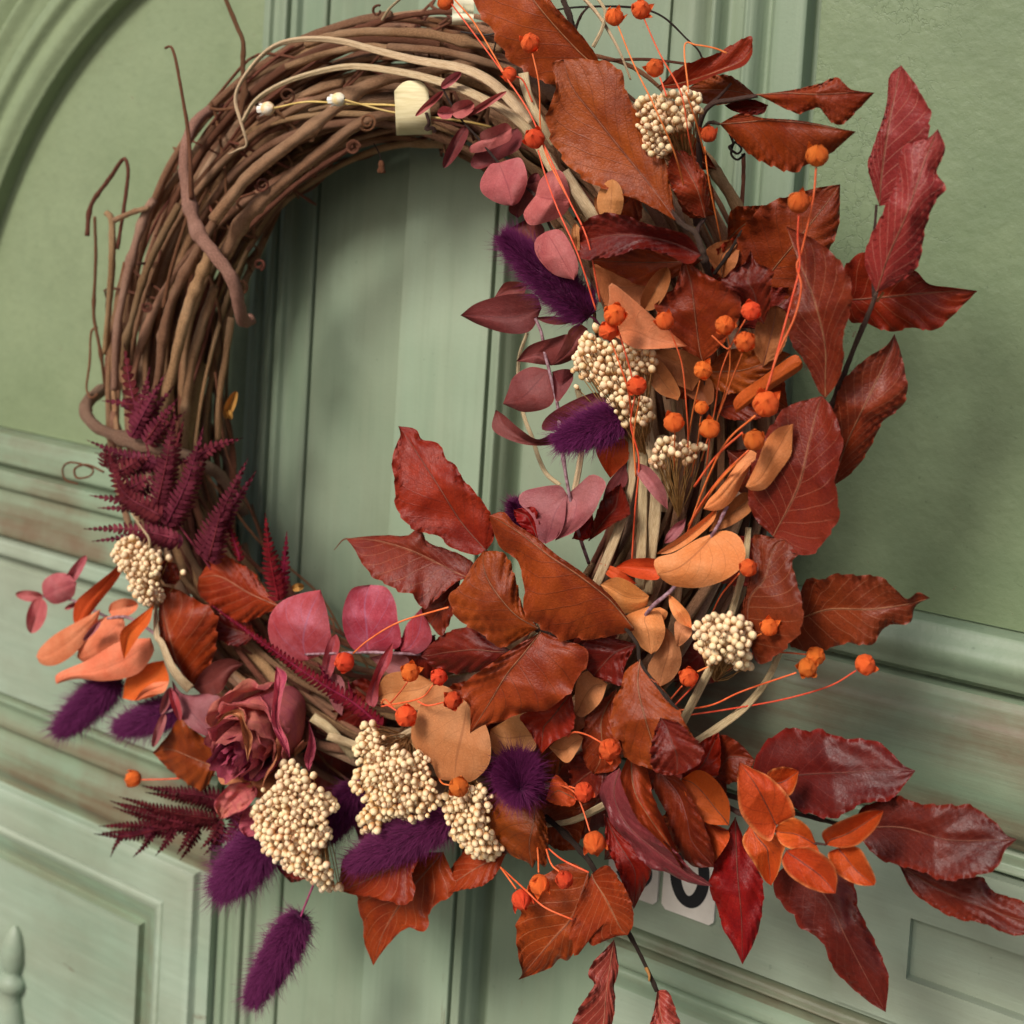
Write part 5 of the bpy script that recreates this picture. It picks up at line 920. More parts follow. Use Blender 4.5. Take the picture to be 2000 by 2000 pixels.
# ------------------------------------------------------------------ bunny tail grasses
def tail(label, base, tip, w, stem_pts=None, nh=2600, hair=24, seed=1):
    """base, tip (px, py, d); w full width px"""
    t = thing('bunny_tail_grass', label, 'dried grass', at(*(stem_pts[-1] if stem_pts else base)), 'purple bunny tails')
    b = at(*base); e = at(*tip); ax = e - b; L = np.linalg.norm(ax); ax /= L
    k = float(MPP(float(base[0]), float(base[1]), float(base[2]))); R = w * 0.5 * k * 0.60; hl = hair * k * 1.2
    up = np.array([0, 0, 1.0]); n1 = np.cross(ax, up); n1 /= np.linalg.norm(n1); n2 = np.cross(ax, n1)
    prof = lambda u: math.sin(math.pi * min(1, (u * 0.985 + 0.004)) ** 0.62) ** 0.62 if u < 0.985 else 0.05
    ns, nu = 14, 16; V = []
    for i in range(nu):
        u = i / (nu - 1); r = R * max(0.05, prof(u)); c = b + ax * L * 0.92 * u
        V += [(c + (n1 * math.cos(2 * math.pi * j / ns) + n2 * math.sin(2 * math.pi * j / ns)) * r).tolist() for j in range(ns)]
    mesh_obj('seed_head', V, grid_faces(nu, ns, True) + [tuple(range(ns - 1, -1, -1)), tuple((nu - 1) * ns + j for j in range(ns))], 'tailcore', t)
    rg = np.random.RandomState(seed); N = int(nh * 2.6)
    u = rg.rand(N); th = rg.rand(N) * 2 * np.pi; pu = np.array([max(0.05, prof(x)) for x in u])
    nr = n1[None] * np.cos(th)[:, None] + n2[None] * np.sin(th)[:, None]
    root = b + ax[None] * (L * 0.92 * u)[:, None] + nr * (R * pu * 0.95)[:, None]
    spread = (0.7 + 0.9 * rg.rand(N))[:, None]; fwd = (0.35 + 0.75 * u)[:, None]
    dr = nr * spread + ax[None] * fwd + rg.normal(0, 0.3, (N, 3)); dr /= np.linalg.norm(dr, axis=1)[:, None]
    ln = hl * rg.uniform(0.5, 1.2, N) * np.where(rg.rand(N) < 0.10, 1.9, 1.0)
    m = root + dr * (ln * 0.55)[:, None]; dr2 = dr + ax[None] * 0.35 + rg.normal(0, 0.16, (N, 3)); dr2 /= np.linalg.norm(dr2, axis=1)[:, None]; en = m + dr2 * (ln * 0.5)[:, None]
    vw = CAM[None] - root; sd = np.cross(dr, vw); sd /= np.linalg.norm(sd, axis=1)[:, None] + 1e-9; wd = k * 0.42
    VV = np.stack([root - sd * wd, root + sd * wd, m + sd * wd * 0.7, m - sd * wd * 0.7, en], 1).reshape(-1, 3)
    F = []
    for i in range(N): a = 5 * i; F += [(a, a + 1, a + 2, a + 3), (a + 3, a + 2, a + 4)]
    uv = np.tile(np.array([[0.0, 0], [0, 1], [0.6, 1], [0.6, 0], [1.0, 0.5]]), (N, 1)); uv[:, 0] *= 0.9
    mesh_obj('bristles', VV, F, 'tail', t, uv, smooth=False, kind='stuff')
    if stem_pts: tube('stem', [base] + list(stem_pts), 2.2, 2.2, 'redstem', t, sides=6)
    return t
tail('long purple bunny tail leaning inwards beside the pink eucalyptus, uppermost of the tails', (1152, 618, 104), (972, 452, 114), 92, [(1166, 628, 100), (1200, 680, 84)], 3600, 22, 2)
tail('plump purple bunny tail lying across the plum eucalyptus in the middle', (1218, 812, 108), (1082, 868, 118), 88, [(1240, 800, 100), (1260, 780, 84)], 3200, 20, 3)
tail('tiny purple bunny tail tip peeping above the red leaf in the middle', (1020, 1030, 98), (1002, 978, 104), 44, [(1030, 1060, 90), (1050, 1110, 80)], 900, 14, 4)
tail('purple bunny tail pointing down left below the salmon leaves, farthest left of all', (226, 1326, 80), (110, 1434, 84), 78, [(250, 1300, 80), (300, 1270, 80)], 2800, 20, 5)
tail('purple bunny tail half hidden behind the brown leaf left of the rose', (350, 1384, 78), (226, 1424, 80), 68, [(380, 1370, 78), (420, 1350, 74)], 2400, 20, 6)
tail('bushy purple bunny tail just below the rose with spread bristles', (524, 1640, 92), (424, 1744, 96), 104, [(545, 1612, 88), (580, 1560, 80)], 3600, 26, 7)
tail('purple bunny tail hanging lowest on a thin magenta stem below the cream buds', (588, 1790, 92), (486, 1966, 98), 84, [(596, 1768, 92), (618, 1716, 96), (640, 1680, 90)], 3800, 20, 8)
tail('shaded dark purple bunny tail between the two big cream bud clusters', (696, 1536, 84), (640, 1640, 90), 70, [(710, 1500, 80), (740, 1460, 74)], 2200, 18, 9)
tail('long shaded purple bunny tail lying over the rust leaves at the bottom', (880, 1596, 104), (670, 1694, 108), 96, [(900, 1580, 98), (940, 1540, 84)], 3600, 20, 10)
tail('round purple bunny tail pointing at the viewer beneath the brown leaves in the middle', (1008, 1500, 96), (1018, 1545, 134), 104, [(1005, 1480, 86), (1010, 1450, 80)], 3400, 22, 11)

# ------------------------------------------------------------------ rice flower clusters
def bud_mesh(seed):
    import bmesh
    rg = random.Random(seed); bm = bmesh.new(); bmesh.ops.create_icosphere(bm, subdivisions=2, radius=1.0); dn = [(Vector((rg.uniform(-1, 1), rg.uniform(-1, 1), rg.uniform(-1, 1))).normalized(), rg.uniform(0.05, 0.22)) for _ in range(5)]
    for v in bm.verts:
        n = v.co.normalized(); z = n.z; f = 1.0 - 0.22 * max(0, z) ** 2; s_ = 1.0 - sum(a * max(0, n.dot(q)) ** 4 for q, a in dn)
        v.co = Vector((n.x * f * s_, n.y * f * s_, n.z * rg.uniform(1.1, 1.24) * s_))
    me = bpy.data.meshes.new('bud'); bm.to_mesh(me); bm.free()
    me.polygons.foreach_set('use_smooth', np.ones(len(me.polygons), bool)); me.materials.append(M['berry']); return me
BUDS = [bud_mesh(k) for k in range(8)]
def inside(p, poly_):
    x, y = p; c = False; j = len(poly_) - 1
    for i in range(len(poly_)):
        xi, yi = poly_[i]; xj, yj = poly_[j]
        if (yi > y) != (yj > y) and x < (xj - xi) * (y - yi) / (yj - yi) + xi: c = not c
        j = i
    return c
def rice(label, outline, d, bulge, base, r=8.2, spacing=10.5, seed=0, extra=(), stem_w=4, maxn=200):
    t = thing('rice_flower', label, 'dried flower', at(*base), 'cream rice flowers'); rg = random.Random(seed)
    xs_ = [p[0] for p in outline]; ys_ = [p[1] for p in outline]; pts = []; cx0 = sum(xs_) / len(xs_); cy0 = sum(ys_) / len(ys_)
    hw = max(max(xs_) - cx0, cx0 - min(xs_)); hh = max(max(ys_) - cy0, cy0 - min(ys_))
    for _ in range(9000):
        p = (rg.uniform(min(xs_), max(xs_)), rg.uniform(min(ys_), max(ys_)))
        if not inside(p, outline): continue
        if all((p[0] - q[0]) ** 2 + (p[1] - q[1]) ** 2 > spacing ** 2 for q in pts): pts.append(p)
        if len(pts) >= maxn: break
    n_front = len(pts); pts += list(extra)
    for p in list(pts[:n_front:2]): pts.append((p[0] + spacing * 0.5, p[1] + spacing * 0.35))
    V = []; F = []
    b = at(*base); loc = np.array(t.location)
    for ip, p in enumerate(pts):
        q = ((p[0] - cx0) / hw) ** 2 + ((p[1] - cy0) / hh) ** 2
        dd = d + bulge * math.sqrt(max(0.0, 1 - 0.8 * q)) + rg.uniform(-4, 4) - (6.5 if ip >= n_front + len(extra) else 0)
        c = at(p[0], p[1], dd); k = float(MPP(float(p[0]), float(p[1]), float(dd)))
        o = bpy.data.objects.new('bud', rg.choice(BUDS)); COL.objects.link(o); o.parent = t; o.location = tuple(c - loc)
        sc = r * k * rg.choice([rg.uniform(0.55, 0.8), rg.uniform(0.85, 1.12), rg.uniform(0.85, 1.12)]); o.scale = (sc, sc, sc * rg.uniform(1.0, 1.15))
        out = Vector(tuple(c - b)).normalized() + Vector((rg.uniform(-.4, .4), rg.uniform(-.6, .1), rg.uniform(-.4, .4))); o.rotation_euler = out.to_track_quat('Z', 'Y').to_euler()
        mid = (c * 0.45 + b * 0.55) + np.array([rg.uniform(-1, 1), rg.uniform(-1, 1), rg.uniform(-1, 1)]) * 0.002
        s_ = spline([b, mid, c], 6); i0 = len(V)
        for s3 in s_:
            for a in range(3): V.append((s3 + np.array([math.cos(2.1 * a), math.sin(2.1 * a) * 0.6, math.sin(2.1 * a)]) * k * 1.1).tolist())
        for i in range(5):
            for a in range(3): F.append((i0 + 3 * i + a, i0 + 3 * i + (a + 1) % 3, i0 + 3 * i + 3 + (a + 1) % 3, i0 + 3 * i + 3 + a))
    mesh_obj('stalks', V, F, 'berrystalk', t, kind='stuff')
    bv = np.array([v.co[:] for v in BUDS[0].vertices]); bf = [tuple(p.vertices) for p in BUDS[0].polygons]; V = []; F = []
    for p in pts[:n_front]:                       # buds further inside the cluster, seen only in the gaps
        q = ((p[0] - cx0) / hw) ** 2 + ((p[1] - cy0) / hh) ** 2; x_, y_ = p[0] - spacing * 0.5, p[1] + spacing * 0.4; dd = d + bulge * math.sqrt(max(0.0, 1 - 0.8 * q)) - 8.5
        c = at(x_, y_, dd); k = float(MPP(float(x_), float(y_), float(dd))); n0 = len(V); V += (bv * r * k * rg.uniform(0.7, 1.0) + c).tolist(); F += [tuple(a + n0 for a in f) for f in bf]
    mesh_obj('inner_buds', V, F, 'berry_', t, kind='stuff'); return t
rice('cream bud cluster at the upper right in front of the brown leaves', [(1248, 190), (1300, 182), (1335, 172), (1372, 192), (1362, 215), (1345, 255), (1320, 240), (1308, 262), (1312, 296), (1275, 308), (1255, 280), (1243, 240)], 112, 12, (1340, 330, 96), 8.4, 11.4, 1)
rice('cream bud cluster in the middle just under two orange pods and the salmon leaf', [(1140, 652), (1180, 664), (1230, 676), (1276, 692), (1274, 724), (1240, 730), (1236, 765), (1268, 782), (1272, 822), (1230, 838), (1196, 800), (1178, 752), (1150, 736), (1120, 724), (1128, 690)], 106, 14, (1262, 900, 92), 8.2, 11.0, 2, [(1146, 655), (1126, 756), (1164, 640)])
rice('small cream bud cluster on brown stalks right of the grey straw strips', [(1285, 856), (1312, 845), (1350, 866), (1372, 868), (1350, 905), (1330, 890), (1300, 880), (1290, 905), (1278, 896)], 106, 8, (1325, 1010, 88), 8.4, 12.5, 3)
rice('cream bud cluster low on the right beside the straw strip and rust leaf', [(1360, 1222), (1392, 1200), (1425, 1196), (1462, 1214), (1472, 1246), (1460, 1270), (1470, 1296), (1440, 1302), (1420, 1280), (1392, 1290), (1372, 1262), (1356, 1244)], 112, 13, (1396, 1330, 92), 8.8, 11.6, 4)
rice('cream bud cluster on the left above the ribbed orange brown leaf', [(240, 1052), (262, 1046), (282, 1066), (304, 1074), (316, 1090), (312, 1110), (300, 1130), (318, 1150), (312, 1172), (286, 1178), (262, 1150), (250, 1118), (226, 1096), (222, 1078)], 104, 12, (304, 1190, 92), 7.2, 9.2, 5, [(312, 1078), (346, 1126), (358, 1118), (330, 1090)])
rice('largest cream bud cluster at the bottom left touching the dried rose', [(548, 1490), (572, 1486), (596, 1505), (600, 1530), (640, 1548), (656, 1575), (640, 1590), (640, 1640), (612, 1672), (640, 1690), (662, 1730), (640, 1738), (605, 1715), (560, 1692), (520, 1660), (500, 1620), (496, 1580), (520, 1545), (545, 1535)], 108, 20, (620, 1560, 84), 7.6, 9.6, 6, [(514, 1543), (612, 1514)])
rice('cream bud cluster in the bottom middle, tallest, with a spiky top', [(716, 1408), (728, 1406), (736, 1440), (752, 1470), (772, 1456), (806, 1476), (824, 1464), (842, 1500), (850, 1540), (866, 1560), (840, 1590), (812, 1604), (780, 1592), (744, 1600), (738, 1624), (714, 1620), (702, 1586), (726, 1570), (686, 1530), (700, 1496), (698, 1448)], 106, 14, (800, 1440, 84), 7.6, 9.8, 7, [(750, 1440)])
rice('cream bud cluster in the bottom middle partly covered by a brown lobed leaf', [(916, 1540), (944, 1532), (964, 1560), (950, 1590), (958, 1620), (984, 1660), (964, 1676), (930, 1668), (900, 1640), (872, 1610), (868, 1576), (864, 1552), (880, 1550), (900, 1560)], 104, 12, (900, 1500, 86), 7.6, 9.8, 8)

# ------------------------------------------------------------------ orange flax pods
def pod_mesh(seed):
    rg = random.Random(seed); V = []; F = []; ns = 30
    prof = [(0.02, -0.98), (0.32, -0.96), (0.62, -0.82), (0.86, -0.5), (0.98, -0.1), (0.97, 0.2), (0.86, 0.48), (0.66, 0.72), (0.42, 0.9), (0.2, 1.06), (0.06, 1.25), (0.01, 1.4)]
    ph = rg.uniform(0, 6)
    for r, z in prof:
        for j in range(ns):
            a = 2 * math.pi * j / ns; rr = r * (1 + 0.10 * abs(math.cos(2.5 * a)) - 0.05 + 0.03 * math.sin(7 * a + ph + 4 * z)); V.append((rr * math.cos(a), rr * math.sin(a), z + 0.03 * math.sin(3 * a + ph)))
    F += grid_faces(len(prof), ns, True)
    for k in range(5):                                  # pointed papery sepals curling off the shell
        a0 = 2 * math.pi * (k + 0.5) / 5 + rg.uniform(-.15, .15); lift = rg.choice([0.15, 0.35, 0.6, 0.9, 1.1]); top = rg.uniform(0.75, 1.15); i0 = len(V); nu = 9; nv = 5
        for t in np.linspace(0, 1, nu):
            z = -0.9 + (top + 0.9) * t; rb = np.interp(z, [p[1] for p in prof], [p[0] for p in prof]) * 1.05 + lift * max(0, t - 0.45) ** 1.6 * 2.2 + 0.02; hw = 0.46 * math.sin(math.pi * (0.2 + 0.8 * t)) ** 1.4 + 0.01
            for q in np.linspace(-1, 1, nv):
                a = a0 + q * hw / max(rb, 0.4); rr = rb - 0.05 * q * q + 0.03 * (1 - abs(q)); V.append((rr * math.cos(a), rr * math.sin(a), z))
        for i in range(nu - 1):
            for j in range(nv - 1): F.append((i0 + nv * i + j, i0 + nv * i + j + 1, i0 + nv * i + nv + 1 + j, i0 + nv * i + nv + j))
    me = bpy.data.meshes.new('pod'); me.from_pydata(V, [], F); me.polygons.foreach_set('use_smooth', np.ones(len(me.polygons), bool)); me.materials.append(M['pod']); return me
PODS = [pod_mesh(k) for k in range(7)]; prg = random.Random(5)
def pod(par, px, py, d, r, axis):
    """axis: direction of the pointed end in photo pixels (dx, dy, dd_mm)"""
    c = at(px, py, d); e = at(px + axis[0], py + axis[1], d + axis[2]); k = float(MPP(float(px), float(py), float(d)))
    o = bpy.data.objects.new('pod', prg.choice(PODS)); COL.objects.link(o); o.parent = par; o.location = tuple(c - np.array(par.location)); s_ = r * k * 0.92
    o.scale = (s_, s_, s_ * prg.uniform(0.92, 1.05)); q = Vector(tuple(e - c)).to_track_quat('Z', 'Y'); o.rotation_mode = 'QUATERNION'
    from mathutils import Quaternion
    o.rotation_quaternion = q @ Quaternion((0, 0, 1), prg.uniform(0, 6.28)); return o
def flax(label, pods, stems, w=2.1):
    w = w * 0.78
    s0 = stems[0][-1]; t = thing('flax_sprig', label, 'seed pods', at(*s0), 'orange flax sprigs')
    for p in pods: pod(t, *p)
    for st in stems: tube('stem', st, w, w * 1.15, 'flaxstem', t, sides=6)
    return t
flax('orange flax sprig at the upper left, stems running down across the straw strips', [(870, 4, 118, 17, (-12, -20, 5)), (1036, 84, 124, 20, (-4, -20, 8)), (995, 146, 116, 16, (-18, -6, 4)), (1044, 271, 124, 21, (-10, -16, 10))],
     [[(876, 0, 118), (926, 66, 118), (985, 146, 118), (1032, 216, 120), (1062, 282, 122), (1112, 392, 124), (1148, 470, 128), (1172, 590, 120)], [(1040, 104, 124), (1053, 168, 124), (1056, 252, 122), (1070, 310, 122), (1112, 392, 123)], [(1004, 148, 116), (1022, 158, 114), (1040, 200, 112)], [(1051, 293, 124), (1066, 345, 124), (1090, 410, 126), (1130, 500, 128), (1164, 606, 122)], [(885, -4, 117), (930, 50, 117), (1000, 170, 118)]])
flax('orange flax sprig with two pods high above the upper cream buds', [(1200, 33, 124, 19, (2, -20, 4)), (1252, 19, 124, 20, (10, -18, 6)), (1279, 133, 130, 19, (-4, -20, 10)), (1384, 262, 116, 17, (-4, -20, 6))],
     [[(1207, 50, 124), (1238, 126, 128), (1280, 212, 136), (1318, 300, 128), (1340, 380, 110)], [(1258, 37, 124), (1288, 104, 126), (1330, 182, 134), (1346, 270, 128), (1362, 336, 112)], [(1289, 151, 130), (1302, 188, 134)], [(1376, 286, 114), (1384, 350, 110), (1402, 440, 96), (1410, 480, 84)], [(1345, 180, 134), (1337, 90, 128), (1360, 88, 126), (1395, 94, 124), (1420, 104, 122)], [(1340, 180, 134), (1360, 240, 126), (1376, 300, 114)]], 2.0)
flax('orange flax sprig with two pods standing tall before the red leaf on the right', [(1596, 304, 132, 23, (0, -22, 4)), (1560, 395, 134, 23, (4, -22, 4)), (1496, 789, 132, 27, (4, -18, 12)), (1473, 860, 130, 22, (-6, -20, 6))],
     [[(1594, 327, 132), (1588, 390, 132), (1566, 490, 130), (1556, 520, 130), (1565, 560, 130), (1552, 620, 130), (1520, 690, 130), (1496, 765, 130)], [(1560, 418, 134), (1558, 470, 132), (1562, 520, 130), (1545, 590, 130), (1500, 755, 130)], [(1475, 812, 128), (1420, 862, 118), (1380, 940, 108), (1346, 1030, 92)], [(1462, 880, 126), (1410, 930, 116), (1360, 1000, 104), (1336, 1060, 90)], [(1450, 845, 126), (1400, 890, 114), (1356, 950, 104)], [(1456, 886, 124), (1400, 946, 114), (1345, 1026, 96)]], 2.8)
flax('orange flax sprig with two touching pods on the salmon leaf in the middle', [(1201, 615, 138, 23, (6, -18, 10)), (1188, 646, 136, 20, (8, 14, 14)), (1244, 753, 130, 20, (2, 16, 14))],
     [[(1193, 664, 134), (1206, 700, 132), (1224, 752, 128), (1232, 800, 118), (1240, 900, 108)], [(1205, 636, 134), (1226, 705, 130), (1240, 760, 126)], [(1240, 774, 128), (1232, 830, 120), (1248, 900, 114), (1240, 1000, 106), (1234, 1100, 92)], [(1250, 772, 128), (1238, 850, 118), (1242, 930, 112)]], 2.2)
flax('orange flax sprig with a cluster of round pods right of centre before brown leaves', [(1298, 627, 134, 19, (-4, -20, 6)), (1467, 607, 132, 20, (6, -16, 12)), (1416, 635, 132, 20, (4, 4, 16)), (1455, 668, 134, 21, (6, -6, 16)), (1373, 723, 130, 19, (4, -10, 14)), (1370, 796, 124, 14, (-2, -16, 6)), (1316, 825, 126, 21, (-2, -18, 6)), (1386, 837, 124, 21, (-4, -18, 6))],
     [[(1309, 645, 132), (1332, 712, 126), (1341, 800, 118), (1344, 862, 108), (1336, 930, 96)], [(1456, 624, 130), (1430, 670, 126), (1406, 735, 120), (1394, 812, 110), (1370, 900, 98)], [(1421, 656, 130), (1426, 690, 124), (1422, 740, 118), (1398, 830, 106)], [(1450, 690, 130), (1432, 735, 122), (1404, 810, 112)], [(1367, 743, 128), (1354, 800, 118), (1344, 858, 108)], [(1369, 812, 122), (1362, 870, 112), (1350, 930, 100)], [(1318, 846, 122), (1316, 920, 104)], [(1386, 858, 120), (1378, 930, 100)], [(1390, 655, 128), (1418, 680, 126), (1428, 676, 127)]], 1.9)
flax('single red orange flax pod at the edge of the large round peach leaf', [(1461, 1109, 120, 18, (16, -10, 6))], [[(1444, 1120, 118), (1410, 1160, 106), (1390, 1200, 92)]])
flax('orange flax sprig of four pods reaching right across the worn moulding below the ring', [(1502, 1225, 120, 18, (8, -16, 8)), (1593, 1281, 108, 19, (16, 6, 8)), (1577, 1304, 112, 20, (16, 8, 10)), (1690, 1298, 104, 21, (18, -6, 6)), (1345, 1323, 112, 19, (-2, -14, 10))],
     [[(1555, 1314, 110), (1450, 1350, 104), (1390, 1377, 100), (1322, 1388, 92)], [(1672, 1310, 103), (1620, 1340, 102), (1530, 1366, 100), (1430, 1384, 98), (1350, 1396, 92)], [(1574, 1278, 108), (1520, 1274, 106), (1466, 1278, 104), (1420, 1310, 96)], [(1487, 1238, 118), (1464, 1250, 112)], [(1332, 1340, 110), (1310, 1366, 102)], [(1356, 1338, 110), (1316, 1380, 100)], [(1410, 1290, 104), (1362, 1312, 106)]], 2.0)
flax('orange flax sprig of five pods between the crimson leaves and the tan leaf', [(673, 1293, 122, 20, (-14, 8, 10)), (801, 1313, 118, 19, (4, -10, 14)), (857, 1322, 120, 17, (4, -6, 14)), (884, 1368, 122, 18, (14, 4, 12)), (793, 1398, 120, 22, (4, 8, 16))],
     [[(690, 1276, 122), (720, 1250, 122), (780, 1215, 122), (876, 1186, 124)], [(796, 1332, 116), (778, 1356, 112), (760, 1376, 106)], [(846, 1338, 118), (820, 1364, 114), (745, 1380, 106)], [(866, 1372, 120), (836, 1378, 116), (816, 1370, 114)], [(774, 1388, 116), (758, 1378, 110), (745, 1380, 104)], [(768, 1382, 110), (752, 1366, 110), (745, 1374, 108)]], 2.0)
flax('single orange flax pod wedged between two cream bud clusters at the bottom', [(896, 1537, 122, 20, (2, 14, 14))], [[(880, 1534, 120), (862, 1528, 112), (850, 1500, 96)]])
flax('orange flax sprig with three pods beside the plum red leaf in the lower middle', [(1190, 1464, 132, 22, (4, 18, 8)), (1140, 1547, 120, 20, (12, 14, 8)), (1161, 1646, 126, 23, (2, 20, 6))],
     [[(1174, 1450, 130), (1148, 1436, 124), (1122, 1430, 112), (1108, 1440, 98)], [(1152, 1624, 124), (1138, 1580, 120), (1122, 1548, 116), (1096, 1534, 108), (1066, 1526, 96)], [(1124, 1540, 116), (1112, 1536, 112)]], 2.1)
flax('orange flax sprig of three pods hanging at the bottom over the ribbed leaves', [(1053, 1728, 122, 21, (2, 20, 4)), (1102, 1718, 118, 18, (10, 16, 6)), (1018, 1757, 118, 20, (6, 20, 4))],
     [[(1052, 1704, 120), (1051, 1670, 112), (1048, 1640, 100)], [(1092, 1702, 118), (1076, 1686, 114), (1062, 1640, 100)], [(1008, 1736, 118), (998, 1722, 116), (978, 1694, 104)], [(978, 1694, 104), (1026, 1738, 118), (1064, 1772, 120), (1118, 1796, 116)], [(1070, 1656, 104), (1100, 1680, 112), (1150, 1704, 110)]], 2.2)
flax('single small orange flax pod sticking out left below the rose', [(260, 1521, 84, 17, (-14, 4, 6))], [[(276, 1523, 84), (340, 1521, 82), (420, 1514, 76)]], 1.6)

# ------------------------------------------------------------------ straw coloured palm strips
def strip(label, rows):
    p = rows[0][0][0]; t = thing('palm_strip', label, 'dried strip', at(*p), 'straw coloured strips')
    for pts, w0, w1 in rows: ribbon(t, pts, w0, w1, name='blade')
    return t
strip('upper straw strip arching over the top of the vine ring with a looped left end', [([(1034, 240, 100), (992, 190, 100), (953, 156, 102), (901, 133, 102), (810, 117, 102), (733, 98, 102), (668, 81, 100), (603, 76, 98), (548, 85, 94), (508, 112, 90), (470, 162, 90), (460, 198, 92), (471, 240, 98), (482, 282, 98), (466, 292, 98), (446, 302, 96)], 22, 4)])
strip('lower straw strip curving across the ring above the cream tag', [([(1092, 352, 98), (1044, 272, 100), (1000, 226, 104), (914, 179, 108), (836, 153, 108), (759, 137, 106), (681, 130, 104), (600, 146, 104), (540, 169, 102), (498, 198, 100), (474, 238, 98)], 22, 8)])
strip('broad pale straw strip pointing down behind the largest russet leaf', [([(1022, 142, 104), (1030, 182, 108), (1054, 234, 112), (1082, 284, 108)], 20, 12), ([(1102, 334, 108), (1128, 376, 110), (1158, 424, 108), (1190, 480, 98)], 20, 30)])
strip('bundle of greyish straw strips hanging down the middle right of the ring', [([(1240, 800, 98), (1236, 860, 99), (1234, 930, 100), (1212, 1022, 99), (1166, 1138, 95), (1130, 1220, 82)], 16, 20), ([(1256, 800, 97), (1268, 860, 98), (1281, 920, 98), (1279, 1008, 97), (1268, 1092, 92), (1262, 1160, 80)], 20, 26), ([(1256, 840, 96), (1256, 955, 97), (1252, 1085, 95), (1250, 1150, 80)], 18, 20), ([(1290, 850, 94), (1302, 920, 94), (1296, 1000, 90)], 16, 14)])
strip('two thin grey straw strips crossing the lower right edge of the ring', [([(1462, 1030, 96), (1455, 1098, 98), (1434, 1180, 100), (1408, 1260, 104), (1391, 1298, 104), (1364, 1350, 104), (1332, 1412, 98)], 12, 18), ([(1526, 1268, 104), (1497, 1330, 102), (1454, 1382, 98), (1404, 1420, 94), (1360, 1450, 88)], 12, 18)])
strip('dried twisted straw blade by the left cream buds, curling down to the rose', [([(256, 1002, 112), (276, 1030, 114), (292, 1056, 114), (288, 1090, 112)], 3, 6), ([(304, 1180, 100), (306, 1240, 106), (316, 1256, 108), (334, 1300, 108), (352, 1326, 106), (372, 1346, 102)], 7, 20)])
strip('thin straw loop hanging free beside the plum eucalyptus inside the ring', [([(1030, 650, 72), (1014, 698, 76), (1013, 760, 78), (1024, 815, 80), (1040, 856, 82), (1052, 894, 84), (1068, 926, 86), (1094, 948, 88)], 7, 9), ([(1136, 880, 84), (1130, 920, 86), (1122, 958, 86)], 12, 12), ([(1128, 760, 84), (1136, 790, 84)], 12, 12)])
strip('short straw strip poking out under the round purple tail at the bottom', [([(1062, 1612, 88), (1120, 1602, 90), (1180, 1573, 90)], 10, 16), ([(1064, 1536, 92), (1094, 1528, 92)], 14, 8)])
strip('straw strips between the rose and the tallest cream bud cluster', [([(640, 1436, 84), (702, 1458, 88), (760, 1470, 88), (830, 1476, 84)], 18, 14), ([(744, 1454, 90), (772, 1444, 92), (806, 1426, 92)], 12, 14), ([(610, 1400, 84), (650, 1430, 84), (690, 1480, 80)], 20, 14)])
strip('fine curled straw wisps at the top edge of the picture', [([(1140, -4, 84), (1172, 34, 86), (1208, 96, 88), (1232, 156, 86)], 8, 4), ([(1165, -6, 84), (1182, 22, 88), (1176, 56, 90), (1158, 92, 92)], 6, 8), ([(746, 40, 78), (760, 18, 78), (784, -4, 78)], 5, 5)])

# ------------------------------------------------------------------ straw buds, tag, hanger
def strawbud(label, c, st):
    t = thing('straw_bud', label, 'dried flower', at(*st[-1]), 'cream straw buds'); b = at(*c); tip = at(c[0] - 14, c[1] + 2, c[2]); ax = tip - b; ax /= np.linalg.norm(ax); k = float(MPP(float(c[0]), float(c[1]), float(c[2])))
    n1 = np.cross(ax, [0, 0, 1.0]); n1 /= np.linalg.norm(n1); n2 = np.cross(ax, n1); V = []; ns = 14
    prof = [(-14, 2), (-10, 9), (-3, 13.5), (5, 13.5), (10, 11)]
    for z, r in prof: V += [(b + ax * z * k + (n1 * math.cos(2 * math.pi * j / ns) + n2 * math.sin(2 * math.pi * j / ns)) * r * k).tolist() for j in range(ns)]
    mesh_obj('cup', V, grid_faces(len(prof), ns, True) + [tuple(range((len(prof) - 1) * ns, len(prof) * ns))], 'strawbud', t)
    for q in range(9):
        a = 2 * math.pi * q / 9; dr = n1 * math.cos(a) + n2 * math.sin(a); sd = np.cross(ax, dr); z0 = b + ax * 6 * k + dr * 9 * k; e = b + ax * (17 + 3 * (q % 3)) * k + dr * (12 - 3 * (q % 2)) * k
        mesh_obj('petal', [z0 - sd * 4 * k, z0 + sd * 4 * k, e + sd * 3.5 * k, e - sd * 3.5 * k, z0 * 0.5 + b * 0.5 + ax * 4 * k], [(0, 1, 2, 3), (0, 3, 4), (1, 4, 2)], 'white_petal', t, smooth=False)
    tube('stem', st, 2.0, 2.6, 'strawstem', t, sides=6)
strawbud('small white tipped straw bud on the ring, left one of two', (524, 212, 104), [(536, 211, 104), (600, 199, 106), (680, 203, 106), (772, 206, 102), (830, 214, 96)])
strawbud('small white tipped straw bud on the ring, nearer the cream tag', (662, 194, 108), [(674, 195, 108), (706, 204, 107), (772, 220, 102), (900, 236, 98), (960, 248, 92)])
tg = thing('cream_tag', 'blank cream rounded tag folded round the top of the vine ring', 'tag', at(805, 262, 90))
ol = [(770, 176), (773, 166), (782, 160), (796, 158), (822, 157), (832, 161), (837, 172)]
pts_t = []; pts_d = []
rows = [(0.0, 104), (0.25, 105), (0.6, 104), (0.8, 101), (0.93, 96), (1.0, 88), (1.03, 78)]
V = []; nrow = 9
top_y = [178, 168, 161, 158, 157.5, 157, 158, 164, 176]
